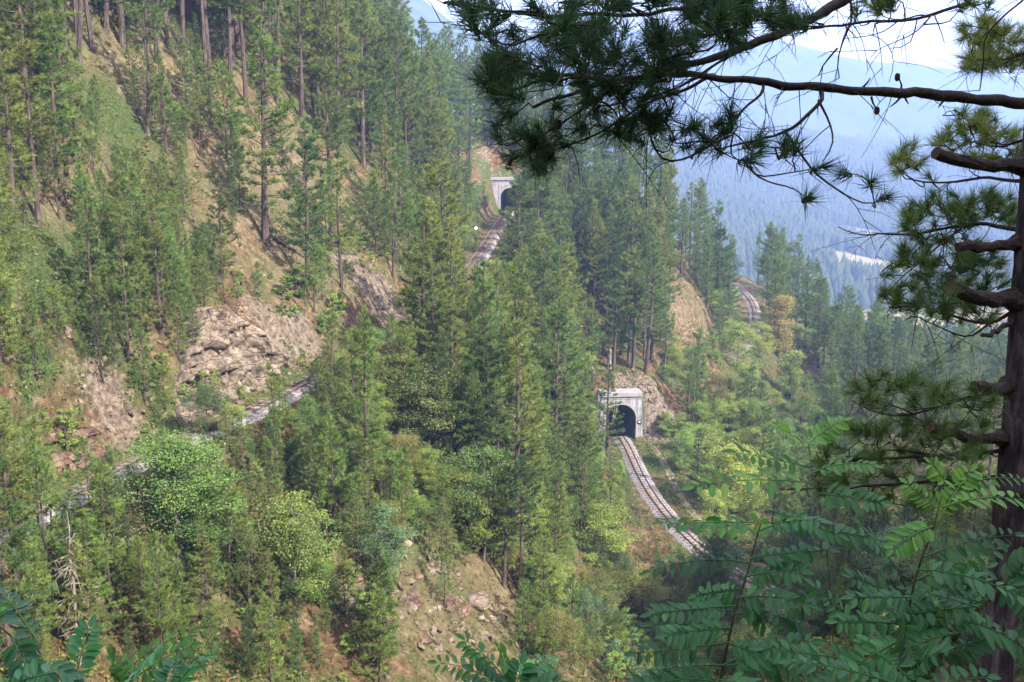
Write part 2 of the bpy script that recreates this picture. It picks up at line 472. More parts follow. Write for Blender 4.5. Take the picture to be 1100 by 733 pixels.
# open fields on the valley floor
CLEARINGS = [(*at_y(px, py, Y)[:2], rx, ry) for px, py, Y, rx, ry in ((900, 259, 1330, 95, 45), (945, 283, 1040, 70, 60), (985, 300, 930, 60, 40), (1065, 352, 720, 90, 60), (1010, 262, 1350, 60, 30))]
def clearing(x, y):
    m = 0
    for cx, cyy, rx, ry in CLEARINGS:
        m = np.maximum(m, 1.6 - ((x - cx) / rx) ** 2 - ((y - cyy) / ry) ** 2 + 1.1 * fbm(x / 60, y / 60, 88, 3))
    return np.clip(m * 2.5, 0, 1)
FIELD = clearing(FX, FY)
a = far_me.attributes.new("field", 'FLOAT', 'POINT'); a.data.foreach_set("value", FIELD.astype(np.float32).ravel())
def far_material():
    m, nt, b = mat("mountain_ground")
    at = nt.nodes.new("ShaderNodeAttribute"); at.attribute_name = "field"
    tc = nt.nodes.new("ShaderNodeTexCoord").outputs["Object"]
    n = noise_node(nt, 0.02, 6, 0.65, tc); n2 = noise_node(nt, 0.006, 3, 0.5, tc)
    wood = ramp(nt, n.outputs[0], [(0.35, (.018, .030, .012)), (0.6, (.05, .068, .025))]).outputs[0]
    fld = ramp(nt, n2.outputs[0], [(0.38, (.10, .11, .04)), (0.5, (.24, .19, .11)), (0.62, (.15, .15, .065))]).outputs[0]
    nt.links.new(mix(nt, at.outputs["Fac"], wood, fld), b.inputs["Base Color"])
    b.inputs["Roughness"].default_value = 1.0; b.inputs["Specular IOR Level"].default_value = 0.0
    return m
tag(obj("mountains", far_me, far_material()), kind="structure")
ZMIN, ZMAX = min(float(FH.min()), float(H.min())), max(float(FH.max()), float(H.max()))

# ------------------------------------------------------------------ haze
def haze_box():
    mb = MB()
    x0, x1, y0, y1, z0, z1 = -2400, 2700, -400, 5300, ZMIN - 1.0, ZMAX + 25
    mb.box(((x0 + x1) / 2, (y0 + y1) / 2, (z0 + z1) / 2), ((x1 - x0) / 2, (y1 - y0) / 2, (z1 - z0) / 2))
    m = bpy.data.materials.new("haze"); m.use_nodes = True
    nt = m.node_tree
    nt.nodes.remove(nt.nodes["Principled BSDF"])
    v = nt.nodes.new("ShaderNodeVolumePrincipled")
    v.inputs["Density"].default_value = HAZE
    v.inputs["Color"].default_value = (0.32, 0.49, 1.0, 1)
    v.inputs["Anisotropy"].default_value = -0.2
    nt.links.new(v.outputs[0], nt.nodes["Material Output"].inputs["Volume"])
    tag(obj("haze", mb.mesh("haze"), m), kind="stuff")
haze_box()
# ------------------------------------------------------------------ railway lines
def simple_mat(name, stops, scale, rough=0.9, bumpd=0.03):
    m, nt, b = mat(name)
    n = noise_node(nt, scale, 6, 0.7)
    nt.links.new(ramp(nt, n.outputs[0], stops).outputs[0], b.inputs["Base Color"])
    b.inputs["Roughness"].default_value = rough
    bump(nt, b, n.outputs[0], 0.7, bumpd)
    return m
def rock_mat(name, stops, scale, rough=1.0, bumpd=0.2):
    """broken rock: mottled faces cut by fine dark joints"""
    m, nt, b = mat(name)
    tc = nt.nodes.new("ShaderNodeTexCoord").outputs["Object"]
    n = noise_node(nt, scale, 9, 0.72, tc)
    warp = nt.nodes.new("ShaderNodeVectorMath"); warp.operation = 'MULTIPLY_ADD'
    nt.links.new(n.outputs["Color"], warp.inputs[0]); warp.inputs[1].default_value = (.5, .5, .35); nt.links.new(tc, warp.inputs[2])
    mp = nt.nodes.new("ShaderNodeMapping"); mp.inputs["Scale"].default_value = (1, 1, 1.9); nt.links.new(warp.outputs[0], mp.inputs[0])
    v = nt.nodes.new("ShaderNodeTexVoronoi"); v.feature = 'DISTANCE_TO_EDGE'; v.inputs["Scale"].default_value = scale * .8
    nt.links.new(mp.outputs[0], v.inputs["Vector"])
    crack = ramp(nt, v.outputs["Distance"], [(0.0, (.5, .46, .43)), (0.022, (1, 1, 1))]).outputs[0]
    nt.links.new(mix(nt, 1.0, ramp(nt, n.outputs[0], stops).outputs[0], crack, 'MULTIPLY'), b.inputs["Base Color"])
    b.inputs["Roughness"].default_value = rough
    h = math_node(nt, 'ADD', n.outputs[0], math_node(nt, 'MINIMUM', math_node(nt, 'MULTIPLY', v.outputs["Distance"], 6), .25))
    bump(nt, b, h, 1.0, bumpd)
    return m
M_BALLAST = simple_mat("ballast", [(0.3, (.06, .055, .058)), (0.5, (.19, .176, .192)), (0.7, (.32, .298, .325))], 5.0, 1.0, 0.12)
M_SLEEPER = simple_mat("weathered_sleeper", [(0.3, (.06, .04, .03)), (0.55, (.15, .10, .075)), (0.75, (.30, .23, .18))], 4.0)
M_RAIL = simple_mat("rusty_rail", [(0.35, (.045, .032, .028)), (0.65, (.12, .09, .08))], 3.0, 0.6)
M_CONCRETE = simple_mat("portal_concrete", [(0.28, (.18, .175, .205)), (0.5, (.30, .29, .335)), (0.72, (.40, .385, .435))], 0.8, 0.9, 0.02)
def stain(m, streak):
    """run-off streaks and soot patches on concrete"""
    nt = m.node_tree; b = nt.nodes["Principled BSDF"]
    src = b.inputs["Base Color"].links[0].from_socket
    tc = nt.nodes.new("ShaderNodeTexCoord")
    mp = nt.nodes.new("ShaderNodeMapping"); mp.inputs["Scale"].default_value = (2.6, 2.6, .22)
    nt.links.new(tc.outputs["Object"], mp.inputs[0])
    n = noise_node(nt, 1.0, 6, .7, mp.outputs[0])
    n2 = noise_node(nt, .55, 4, .6, tc.outputs["Object"])
    c = mix(nt, 1.0, src, ramp(nt, n.outputs[0], [(0.36, (.42, .41, .40)), (0.55, (1, 1, 1))]).outputs[0], 'MULTIPLY')
    c = mix(nt, 1.0, c, ramp(nt, n2.outputs[0], [(0.34, (.62, .63, .6)), (0.5, (1, 1, 1))]).outputs[0], 'MULTIPLY')
    nt.links.new(c, b.inputs["Base Color"])
stain(M_CONCRETE, 1)
M_COPING = simple_mat("coping_concrete", [(0.3, (.16, .155, .17)), (0.6, (.27, .26, .29))], 1.6, 0.9, 0.03)
M_LINING = simple_mat("dark_lining", [(0.3, (.02, .02, .022)), (0.7, (.06, .06, .065))], 1.0)  # near-black concrete colour along the whole tunnel barrel
M_WHITE = simple_mat("white_paint", [(0.3, (.72, .72, .72)), (0.7, (.82, .82, .82))], 6.0, 0.6, 0.002)
M_DARK = simple_mat("dark_metal", [(0.3, (.02, .02, .022)), (0.7, (.05, .05, .055))], 6.0, 0.5, 0.002)
M_ROCK = rock_mat("layered_rock", [(0.30, (.035, .025, .022)), (0.44, (.11, .085, .068)), (0.57, (.22, .175, .138)), (0.72, (.38, .315, .25))], 1.1, 1.0, 0.35)
M_REDROCK = rock_mat("red_brown_rock", [(0.3, (.035, .022, .018)), (0.5, (.12, .075, .056)), (0.72, (.24, .165, .13))], 1.3, 1.0, 0.25)

def frames(L):
    T = np.gradient(L, axis=0)
    T[:, 2] = 0
    T /= np.linalg.norm(T, axis=1)[:, None]
    return T, np.stack([T[:, 1], -T[:, 0], np.zeros(len(T))], 1)

def seen(p, pad=15):
    if p[1] < 5: return False
    x, y = pixel(p)
    return -pad < x < PW + pad and -pad < y < PH + pad

def ribbon(L, R, prof, rng, jit):
    """sweep an open profile [(lateral, height)] along a line"""
    k = len(prof)
    vs = []
    for p, r in zip(L, R):
        for l, h in prof:
            vs.append(p + r * (l + rng.uniform(-jit, jit)) + np.array([0, 0, h + rng.uniform(-jit, jit)]))
    fs = []
    for i in range(len(L) - 1):
        for j in range(k - 1):
            a = i * k + j
            fs.append((a, a + 1, a + k + 1, a + k))
    return np.array(vs), np.array(fs)

def railway(L, label, side=1):
    rng = np.random.default_rng(5)
    c = L[len(L) // 2]
    t = thing("railway_track", label, "railway track", tuple(c))
    T, R = frames(L)
    K = L - c
    v, f = ribbon(K, R, [(side * a, b) for a, b in ((-1.6, -.50), (-1.12, -.24), (-.85, -.06), (-.5, -.03), (0, -.05), (.3, -.09), (.88, -.12), (1.15, -.30), (1.6, -.50))], rng, 0.05)
    obj("ballast", mesh_np("ballast", v, f), M_BALLAST, t)
    for s in (-1, 1):
        prof = [(s * .38 - .05, -.06), (s * .38 - .03, .04), (s * .38 - .03, .075), (s * .38 + .03, .075), (s * .38 + .03, .04), (s * .38 + .05, -.06)]
        v, f = ribbon(K, R, prof, rng, 0.0)
        obj("rail", mesh_np("rail", v, f), M_RAIL, t)
    mb = MB(); mb.box((0, 0, -.10), (.80, .115, .085)); me = mb.mesh("sleeper")
    me.materials.append(M_SLEEPER)
    step = 1.3 if len(L) > 330 else 1
    s_pos = np.arange(0, (len(L) - 1) * .5, .72)
    spots = []
    for s in s_pos:
        i = min(int(s / .5), len(L) - 2); q = K[i] + (K[i + 1] - K[i]) * (s / .5 - i)
        spots.append((q, math.atan2(T[i][1], T[i][0]) - math.pi / 2))
    spots.sort(key=lambda a: (not seen(a[0] + c), np.linalg.norm(a[0] + c)))
    proto = None
    for q, a in spots[:100]:
        o = obj("sleeper", me, None, t) if proto is None else proto.copy()
        if proto is None: proto = o
        else: COL.objects.link(o); o.parent = t
        o.location = q; o.rotation_euler = (0, 0, a + rng.uniform(-.03, .03))
    if spots[100:]:
        m2 = MB()
        for q, a in spots[100:]:
            m2.box((0, 0, -.10), (.80, .115, .085), Matrix.Translation(Vector(q)) @ Matrix.Rotation(a, 4, 'Z'))
        tag(obj("sleepers", m2.mesh("sleepers"), M_SLEEPER, t), kind="stuff")
    return t
railway(UP, "narrow railway track climbing the hillside to the upper tunnel", -1)
railway(LO, "narrow railway track curving out of the lower tunnel past a grassy verge")
railway(FA, "short curve of railway track beyond the spur beside a yellowing tree")

def dirt_path():
    """a trodden strip on the verge of the lower track"""
    rng = np.random.default_rng(6)
    L = LO[6:]
    T, R = frames(L)
    V, Fq = [], []
    for i, (p, r) in enumerate(zip(L, R)):
        c = p - r * (3.5 + .35 * math.sin(i * .09)); w = .42 + rng.uniform(-.08, .08)
        for l in (-w, 0, w):
            q = c + r * l
            V.append((q[0], q[1], float(ground(q[0], q[1])) + (.035 if l == 0 else .012)))
    for i in range(len(L) - 1):
        for j in (0, 1): Fq.append((i * 3 + j, i * 3 + j + 1, i * 3 + j + 4, i * 3 + j + 3))
    tag(obj("path", mesh_np("path", np.array(V), np.array(Fq), True), simple_mat("trodden_earth", [(0.3, (.12, .098, .072)), (0.7, (.21, .175, .135))], 2.5)), kind="structure")
dirt_path()

# ------------------------------------------------------------------ tunnel portals
def portal(P, d, label, hw_top, hw_bot, top, extra):
    yaw = math.atan2(-d[0], d[1])
    t = thing("tunnel_portal", label, "tunnel portal", (P[0], P[1], P[2] - 0.3), yaw)
    r, spring, n = 2.05, 2.75, 18
    arch = [(r * math.cos(a), spring + r * math.sin(a)) for a in [math.pi * k / n for k in range(n + 1)]]
    def arched(outer, inner, y0, y1):
        bm = bmesh.new()
        ring = [bm.verts.new((x, y0, z)) for x, z in outer + inner]
        fc = bm.faces.new(ring)
        e = bmesh.ops.extrude_face_region(bm, geom=[fc])
        for g in e["geom"]:
            if isinstance(g, bmesh.types.BMVert): g.co.y = y1
        bmesh.ops.recalc_face_normals(bm, faces=bm.faces)
        bmesh.ops.triangulate(bm, faces=[q for q in bm.faces if len(q.verts) > 4])
        me = bpy.data.meshes.new("wall"); bm.to_mesh(me); bm.free()
        return me
    outer = [(hw_bot, -.6), (hw_top, top - .55), (-hw_top, top - .55), (-hw_bot, -.6)]
    inner = [(-r, -.6)] + arch[::-1] + [(r, -.6)]
    obj("wall", arched(outer, inner, 0.0, 2.6), M_CONCRETE, t)
    mb = MB(); mb.box((0, 1.1, top - .275), (hw_top + .07, 1.35, .273))
    mb.box((0, 1.2, top - .72), (hw_top + .03, 1.27, .16))
    cp = mb.mesh("coping")
    obj("coping", cp, M_COPING, t)
    big = [((r + .30) * math.cos(a), spring + (r + .30) * math.sin(a)) for a in [math.pi * k / n for k in range(n + 1)]]
    obj("arch_ring", arched([(r + .30, -.6)] + big + [(-r - .42, -.6)], [(-r + .004, -.6)] + [(x * .998, z) for x, z in arch[::-1]] + [(r - .004, -.6)], -.05, .3), M_COPING, t)
    # lining: a barrel running into the hill
    vs, fs = [], []
    prof = [(-r * .997, -.4)] + [(x * .997, z) for x, z in arch[::-1]] + [(r * .997, -.4)]
    k = len(prof)
    for y in (0.35, 2, 6, 14, 26):
        vs += [(x, y, z) for x, z in prof]
    for i in range(4):
        for j in range(k - 1): fs.append((i * k + j, i * k + j + 1, (i + 1) * k + j + 1, (i + 1) * k + j))
        fs.append((i * k + k - 1, i * k, (i + 1) * k, (i + 1) * k + k - 1))
    fs.append(tuple(range(4 * k, 5 * k)))
    obj("lining", mesh_np("lining", np.array(vs), fs), M_LINING, t)
    extra(t)
    return t
def lower_extra(t):
    mb = MB(); mb.box((2.52, -.05, 2.3), (.27, .06, .24)); o = obj("plate_box", mb.mesh("plate_box"), M_DARK, t)  # a dark box carrying a white number plate, with no lamp
    mb = MB(); mb.box((2.52, -.125, 2.34), (.10, .012, .09)); obj("plate", mb.mesh("plate"), M_WHITE, o)
    mb = MB()
    for x0, x1, z0, z1 in ((-1.3, -.95, 2.7, 4.2), (-1.0, -.6, 3.0, 4.4)):
        mb.tube([(x0, -.2, z0), (x0 * .5 + x1 * .5, -.22, z0 * .5 + z1 * .5), (x1, -.1, z1)], [.022] * 3, 4)
    obj("hanging_wire", mb.mesh("hanging_wire"), M_WHITE, t)
portal(UP_P, UP_D, "pale concrete portal of the upper tunnel half hidden by pines", 4.2, 4.0, 7.0, lambda t: None)
portal(LO_P, LO_D, "pale concrete portal of the lower tunnel with a small dark box and plate", 2.75, 3.15, 6.5, lower_extra)

# signal post by the upper track
def signal_post():
    p = at_z(513.5, 262, -15.7); p[0] -= .3; p[2] = float(ground(p[0], p[1]))
    t = thing("signal_post", "white disc marker on a dark post beside the upper track", "signal post", tuple(p))
    mb = MB(); mb.tube([(0, 0, -.3), (0, 0, 2.6)], [.07, .06], 8); obj("post", mb.mesh("post"), M_DARK, t)
    bm = bmesh.new()
    bmesh.ops.create_cone(bm, cap_ends=True, segments=20, radius1=.24, radius2=.24, depth=.07, matrix=Matrix.Translation((0, -.1, 2.7)) @ Matrix.Rotation(math.pi / 2, 4, 'X'))
    me = bpy.data.meshes.new("disc"); bm.to_mesh(me); bm.free()
    obj("disc", me, M_WHITE, t)
signal_post()

# ------------------------------------------------------------------ rock
def rock_face(x_from, x_to, hmax, label, m, seed, L=UP, sgn=-1, lean=.45):
    """a cliff along the cut beside the line: a broken, stepped sheet that dives into the hill at its top and ends"""
    px = np.array([pixel(p)[0] for p in L])
    i0, i1 = np.argmin(abs(px - x_from)), np.argmin(abs(px - x_to))
    if i0 > i1: i0, i1 = i1, i0
    T, R = frames(L)
    n, mrow = (i1 - i0) * 3, 52
    vs = []
    c = L[(i0 + i1) // 2].copy()
    for a in range(n):
        s = min(i0 + a / 3, i1 - 1.01); i = int(s); w = s - i
        p, r = L[i] * (1 - w) + L[i + 1] * w, R[i]
        u = a / (n - 1)
        env = min(1, 2.8 * u, 2.8 * (1 - u)) ** .7 * (0.72 + .5 * float(vnoise(s * .22, seed * 3.1, seed) + .5))
        hh = hmax * env
        for b in range(mrow):
            t = b / (mrow - 1)
            if t < .78: z, l = hh * t / .78, 2.5 + lean * hh * t / .78
            else: z, l = hh * (1 + .05 * (t - .78)) - (t - .78) / .22 * .9, 2.5 + lean * hh + (t - .78) / .22 * 5.0
            q = np.array([s * .5, z])
            step = math.floor(z / .75 + vnoise(s * .3, z * .3, seed)) * .75
            bl = float(vnoise(math.floor(s * .55 + vnoise(s * .2, step, seed + 4) * 2) * 7.7, step * 5.1, seed + 9))
            bl2 = float(vnoise(math.floor(s * 1.5 + 2 * bl) * 3.3, math.floor(z / .38 + bl) * 2.9, seed + 19))
            d = 1.5 * bl + .6 * bl2 + .9 * float(fbm(s * .35, z * .6, seed, 3)) + .3 * float(vnoise(s * 2.4, z * 3.3, seed))
            l -= d * min(1, z / .8) * (1 if t < .85 else .4)
            vs.append(p + sgn * r * l + np.array([0, 0, z - .5 + .25 * float(vnoise(s * .8, z * 1.1, seed + 2))]) - c)
    fs = [(a * mrow + b, a * mrow + b + 1, (a + 1) * mrow + b + 1, (a + 1) * mrow + b) for a in range(n - 1) for b in range(mrow - 1)]
    o = obj("rock_face", mesh_np("rock_face", np.array(vs), np.array(fs)), m)
    o.location = c
    tag(o, label, "rock face")
rock_face(222, 352, 6.4, "tan layered rock face in the cutting above the upper track", M_ROCK, 4)
rock_face(72, 165, 3.6, "broken reddish rock face above the left end of the upper track", M_REDROCK, 9)

def hull_rock(rng, r, flat=.7):
    bm = bmesh.new()
    for _ in range(16):
        v = Vector(rng.normal(size=3)); v.normalize()
        bm.verts.new((v.x * r[0], v.y * r[1], v.z * r[2] * flat))
    res = bmesh.ops.convex_hull(bm, input=bm.verts)
    bmesh.ops.delete(bm, geom=[g for g in res["geom_interior"] if isinstance(g, bmesh.types.BMVert)], context='VERTS')
    bmesh.ops.bevel(bm, geom=list(bm.edges), offset=min(r) * .06, segments=1, affect='EDGES')
    me = bpy.data.meshes.new("boulder"); bm.to_mesh(me); bm.free()
    return me
def boulders():
    rng = np.random.default_rng(12)
    spots = [(512, 648, 1.3, "largest brown boulder jutting from the dry meadow slope"), (497, 660, .75, "pale grey boulder just below the largest boulder on the meadow"), (482, 652, .8, "dark boulder with a hollow under it, in the middle of the meadow"),
             (446, 646, .9, "brown boulder at the upper left of the dry meadow"), (449, 622, .45, "small tan boulder highest on the dry meadow"), (492, 626, .38, "small pale flat stone lying in the grass above the largest boulder"),
             (373, 655, .9, "dark brown boulder between the young pines left of the meadow"), (384, 626, .5, "small orange boulder under the lime green tree"), (457, 690, .6, "brown boulder low on the dry meadow"),
             (470, 678, .4, "small reddish stone at the foot of the meadow"), (348, 640, .8, "tall brown rock under the broad green tree by the meadow"), (70, 592, 1.0, "pale grey rock behind the dead branches"), (90, 610, .7, "small pale rock beside the dead branches"),
             (598, 705, .7, "brown stone at the mouth of the dark gully"), (590, 698, .5, "smaller brown stone beside the dark gully"), (712, 452, .6, "grey boulder on the rubble beside the lower tunnel"),
             (38, 215, .6, "pale boulder on the bare slope below the tall trunks"), (120, 300, .5, "dark stone under the young pines left of the slope"), (375, 495, .6, "brown rock between young pines below the upper track")]
    for px, py, r, lab in spots:
        p = hit(px, py)
        if p is None: continue
        me = hull_rock(rng, (r, r * rng.uniform(.7, 1), r * rng.uniform(.7, 1)))
        o = obj("boulder", me, M_REDROCK if rng.random() < .85 else M_ROCK)
        o.location = (p[0], p[1], p[2] + r * .05); o.rotation_euler = (rng.uniform(-.4, .4), rng.uniform(-.4, .4), rng.uniform(0, 6))
        tag(o, lab, "boulder", "boulders on the slopes")
boulders()

def rubble(spots, name, m, seed):
    rng = np.random.default_rng(seed)
    mb = MB()
    protos = [hull_rock(rng, (1, .8, .7)) for _ in range(5)]
    dat = [([v.co.copy() for v in q.vertices], [tuple(f.vertices) for f in q.polygons]) for q in protos]
    for px, py, rad, n, size in spots:
        c = hit(px, py)
        if c is None: continue
        for _ in range(n):
            x, y = c[0] + rng.normal() * rad, c[1] + rng.normal() * rad
            if grid_at(D_RAIL, x, y) < 2.2: continue
            s = size * rng.uniform(.4, 1.3) ** 2
            vs, fs = dat[rng.integers(5)]
            M = Matrix.Translation((x, y, float(ground(x, y)) + s * .2)) @ Matrix.Rotation(rng.uniform(0, 6), 4, Vector(rng.normal(size=3)).normalized()) @ Matrix.Scale(s, 4)
            mb.add([M @ v for v in vs], fs)
    tag(obj(name, mb.mesh(name), m), kind="stuff")
rubble([(470, 640, 3.0, 70, .32), (520, 670, 3.0, 80, .3), (500, 690, 3, 60, .28), (560, 680, 2.5, 50, .26), (440, 660, 2, 30, .3), (706, 448, 1.7, 260, .22), (695, 435, 1.2, 90, .2), (120, 455, 2.5, 90, .25), (285, 415, 2.5, 110, .22), (330, 385, 2.2, 70, .2), (405, 320, 2.5, 120, .16), (475, 668, 2.5, 60, .16), (100, 480, 2, 50, .2),
        (250, 340, 3.0, 90, .2), (140, 350, 3, 60, .18), (170, 130, 4, 60, .22), (735, 320, 4, 40, .25)], "rubble", M_ROCK, 3)
# ------------------------------------------------------------------ trees
M_NEEDLE = leaf_material("pine_needles", 0.45, 0.55, 0.25)
M_LEAF = leaf_material("broad_leaves", 0.4, 0.55, 0.3)
M_PBARK = bark_material("pine_bark", (.024, .017, .017), (.062, .045, .042), (.12, .088, .078), 3.0)
M_LBARK = bark_material("grey_bark", (.05, .04, .03), (.12, .10, .08), (.20, .17, .14), 4.0)

class Leaves:
    """batches of single-triangle needles and two-triangle leaves with a random tint each"""
    def __init__(self, rng): self.rng, self.tri, self.tint = rng, [], []
    def tufts(self, C, D, n, ln, wd, spread, tint_c=None):
        """n needles at each centre C (m,3), leaning along D"""
        rng = self.rng; m = len(C)
        if m == 0: return
        C, D = np.repeat(C, n, 0), np.repeat(D, n, 0)
        d = D + rng.normal(size=D.shape) * spread
        d /= np.linalg.norm(d, axis=1)[:, None]
        w = np.cross(d, rng.normal(size=d.shape)); w /= np.linalg.norm(w, axis=1)[:, None] + 1e-9
        L = ln * rng.uniform(.7, 1.25, (len(C), 1)); W = wd * rng.uniform(.7, 1.3, (len(C), 1))
        self.tri.append(np.stack([C - w * W * .5 + d * L * .05, C + w * W * .5 + d * L * .05, C + d * L], 1))
        t = np.repeat(rng.random(m) if tint_c is None else tint_c, n) * .7 + rng.random(m * n) * .3
        self.tint.append(t)
    def cards(self, C, N, ln, wd, tint):
        """one pointed leaf (two triangles) at each centre, facing N roughly"""
        rng = self.rng; m = len(C)
        if m == 0: return
        n = N + rng.normal(size=N.shape) * .55; n /= np.linalg.norm(n, axis=1)[:, None]
        d = np.cross(n, rng.normal(size=n.shape)); d /= np.linalg.norm(d, axis=1)[:, None] + 1e-9
        w = np.cross(n, d)
        L = ln * rng.uniform(.6, 1.3, (m, 1)); W = wd * rng.uniform(.6, 1.3, (m, 1))
        a, b, c, e = C - d * L * .5, C + w * W * .5, C + d * L * .5 - n * L * .12, C - w * W * .5
        self.tri.append(np.stack([a, b, c], 1)); self.tri.append(np.stack([a, c, e], 1))
        self.tint += [tint, tint]
    def mesh(self, name):
        T = np.concatenate(self.tri); t = np.concatenate(self.tint)
        me = mesh_np(name, T.reshape(-1, 3), np.arange(len(T) * 3).reshape(-1, 3))
        a = me.attributes.new("tint", 'FLOAT', 'POINT'); a.data.foreach_set("value", np.repeat(t, 3).astype(np.float32))
        return me

SLIM = .74
def pine_proto(seed, Ht, crown0, wide, dens, conic, droop=0.0, ln=.42, wd=.058, nper=16, trunk_r=.016, bare=0.3):
    rng = np.random.default_rng(seed)
    wide, dens = wide * SLIM, dens * 1.0
    wind, gapa = rng.uniform(0, 6.28), rng.uniform(0, 6.28)
    mb, lv = MB(), Leaves(rng)
    bend = rng.normal(size=2) * .012 * Ht
    def axis(t): return np.array([bend[0] * math.sin(t * 2.4), bend[1] * math.sin(t * 2.9), Ht * t])
    r0 = Ht * trunk_r
    ts = np.linspace(-.03, 1, 13)
    mb.tube([axis(t) for t in ts], [r0 * max(.06, (1 - max(t, 0)) ** .8) * (1.25 if t < .02 else 1) for t in ts], 7)
    z = crown0
    gap = .045 / dens ** .5
    while z < .985:
        u = (z - crown0) / (1 - crown0)
        prof = (1 - u) ** conic * min(1, .55 + 2.2 * u) if u > 0 else .5
        nb = int(rng.integers(3, 6)) if u < .9 else 3
        a0 = rng.uniform(0, 6.28)
        for k in range(nb):
            if rng.random() < .18: continue
            a = a0 + 6.28 * k / nb + rng.normal() * .35
            if math.cos(a - gapa - z * 9) > .8 and rng.random() < .6: continue
            L = Ht * wide * prof * rng.uniform(.45, 1.35) * (1 + .28 * math.cos(a - wind)) + .03 * Ht * (1 - u) + .18
            el = (.75 * u - .08 - droop * (1 - u)) + rng.normal() * .12
            p0 = axis(z + rng.normal() * .006)
            out = np.array([math.cos(a), math.sin(a), 0])
            npt = 5
            P = []
            for i in range(npt):
                s = i / (npt - 1)
                P.append(p0 + out * L * s * math.cos(el) + np.array([0, 0, L * (math.sin(el) * s + .22 * s * s)]) + rng.normal(size=3) * .02 * L * s)
            mb.tube(P, [max(.012, r0 * .22 * (1 - u * .6) * (1 - i / npt)) for i in range(npt)], 3, caps=False)
            P = np.array(P)
            # tufts along the outer part and on side twigs
            nt = max(3, int(L * 5.2 * dens * (1 + .3 * rng.normal() * .5)))
            s = rng.uniform(bare, 1.0, nt) ** .8
            side = rng.normal(size=nt) * .22 * L * (1.1 - s) * 1.25
            perp = np.array([-math.sin(a), math.cos(a), 0])
            base = np.stack([np.interp(s, np.linspace(0, 1, npt), P[:, j]) for j in range(3)], 1) + side[:, None] * perp
            base[:, 2] += rng.normal(size=nt) * .04 * L + .05
            D = np.tile(out * .8 + np.array([0, 0, .5]), (nt, 1)) + perp * np.sign(side)[:, None] * .5
            lv.tufts(base, D, nper, ln, wd, .55, np.clip(.5 + .18 * rng.normal() + .12 * rng.normal(size=nt), 0, 1))
        z += gap * rng.uniform(.7, 1.35) * (1 - .35 * u)
    top = axis(1.0)
    lv.tufts(np.array([top, top - [0, 0, .25], top - [0, 0, .5]]), np.tile([0, 0, 1.0], (3, 1)), nper * 2, ln, wd, .5)
    # dead stubs below the crown
    for _ in range(int(rng.integers(5, 14))):
        zz = rng.uniform(.3, 1) * crown0; a = rng.uniform(0, 6.28); L = rng.uniform(.03, .09) * Ht
        p = axis(zz); q = p + np.array([math.cos(a) * L, math.sin(a) * L, rng.uniform(-.3, .1) * L])
        mb.tube([p, (p + q) / 2 + rng.normal(size=3) * .04, q], [.03, .02, .01], 3, caps=False)
    tr, cr = mb.mesh("trunk"), lv.mesh("crown")
    tr.materials.append(M_PBARK); cr.materials.append(M_NEEDLE)
    return tr, cr, Ht

def broad_proto(seed, Ht, wide, leaf, nclump, nleaf, low=.25, upright=False):
    rng = np.random.default_rng(seed)
    mb, lv = MB(), Leaves(rng)
    r0 = Ht * .016
    nst = int(rng.integers(1, 4))
    tips = []
    for sidx in range(nst):
        a = rng.uniform(0, 6.28)
        lean = rng.uniform(.02, .16) * (nst > 1)
        P = [np.array([math.cos(a) * lean * Ht * s * s + rng.normal() * .02 * Ht * s, math.sin(a) * lean * Ht * s * s + rng.normal() * .02 * Ht * s, Ht * .92 * s - .03 * Ht]) for s in np.linspace(0, 1, 7)]
        mb.tube(P, [r0 * (1.05 - .9 * s) for s in np.linspace(0, 1, 7)], 6)
        P = np.array(P)
        for _ in range(nclump // nst):
            s = rng.uniform(low, 1.0)
            p = np.array([np.interp(s, np.linspace(0, 1, 7), P[:, j]) for j in range(3)])
            u = (s - low) / (1 - low)
            reach = Ht * wide * (math.sin(math.pi * min(1, .18 + u * .8)) ** .7) * rng.uniform(.35, 1.05) * (.6 if upright else 1)
            b = rng.uniform(0, 6.28)
            q = p + np.array([math.cos(b) * reach, math.sin(b) * reach, reach * (.9 if upright else .35) + rng.normal() * .03 * Ht])
            mb.tube([p, p * .5 + q * .5 + rng.normal(size=3) * .03 * Ht + np.array([0, 0, .02 * Ht]), q], [r0 * .3, r0 * .18, r0 * .06], 3, caps=False)
            tips.append((q, p))
    cr = Ht * .078
    for q, p in tips:
        m = int(nleaf / len(tips) * rng.uniform(.5, 1.5))
        dirv = rng.normal(size=(m, 3)); dirv /= np.linalg.norm(dirv, axis=1)[:, None]
        rad = rng.uniform(.2, 1, (m, 1)) ** .5 * cr * rng.uniform(.7, 1.5)
        C = q + dirv * rad * np.array([1.25, 1.25, .75])
        tail = rng.random(m) < .25
        C[tail] = q + (p - q) * rng.uniform(0, .6, (tail.sum(), 1)) + dirv[tail] * cr * .5
        lv.cards(C, dirv * .5 + np.array([0, 0, .8]), leaf, leaf * .55, np.clip(.5 + .15 * rng.normal() + .2 * rng.normal(size=m), 0, 1))
    tr, cr = mb.mesh("trunk"), lv.mesh("crown")
    tr.materials.append(M_LBARK); cr.materials.append(M_LEAF)
    return tr, cr, Ht

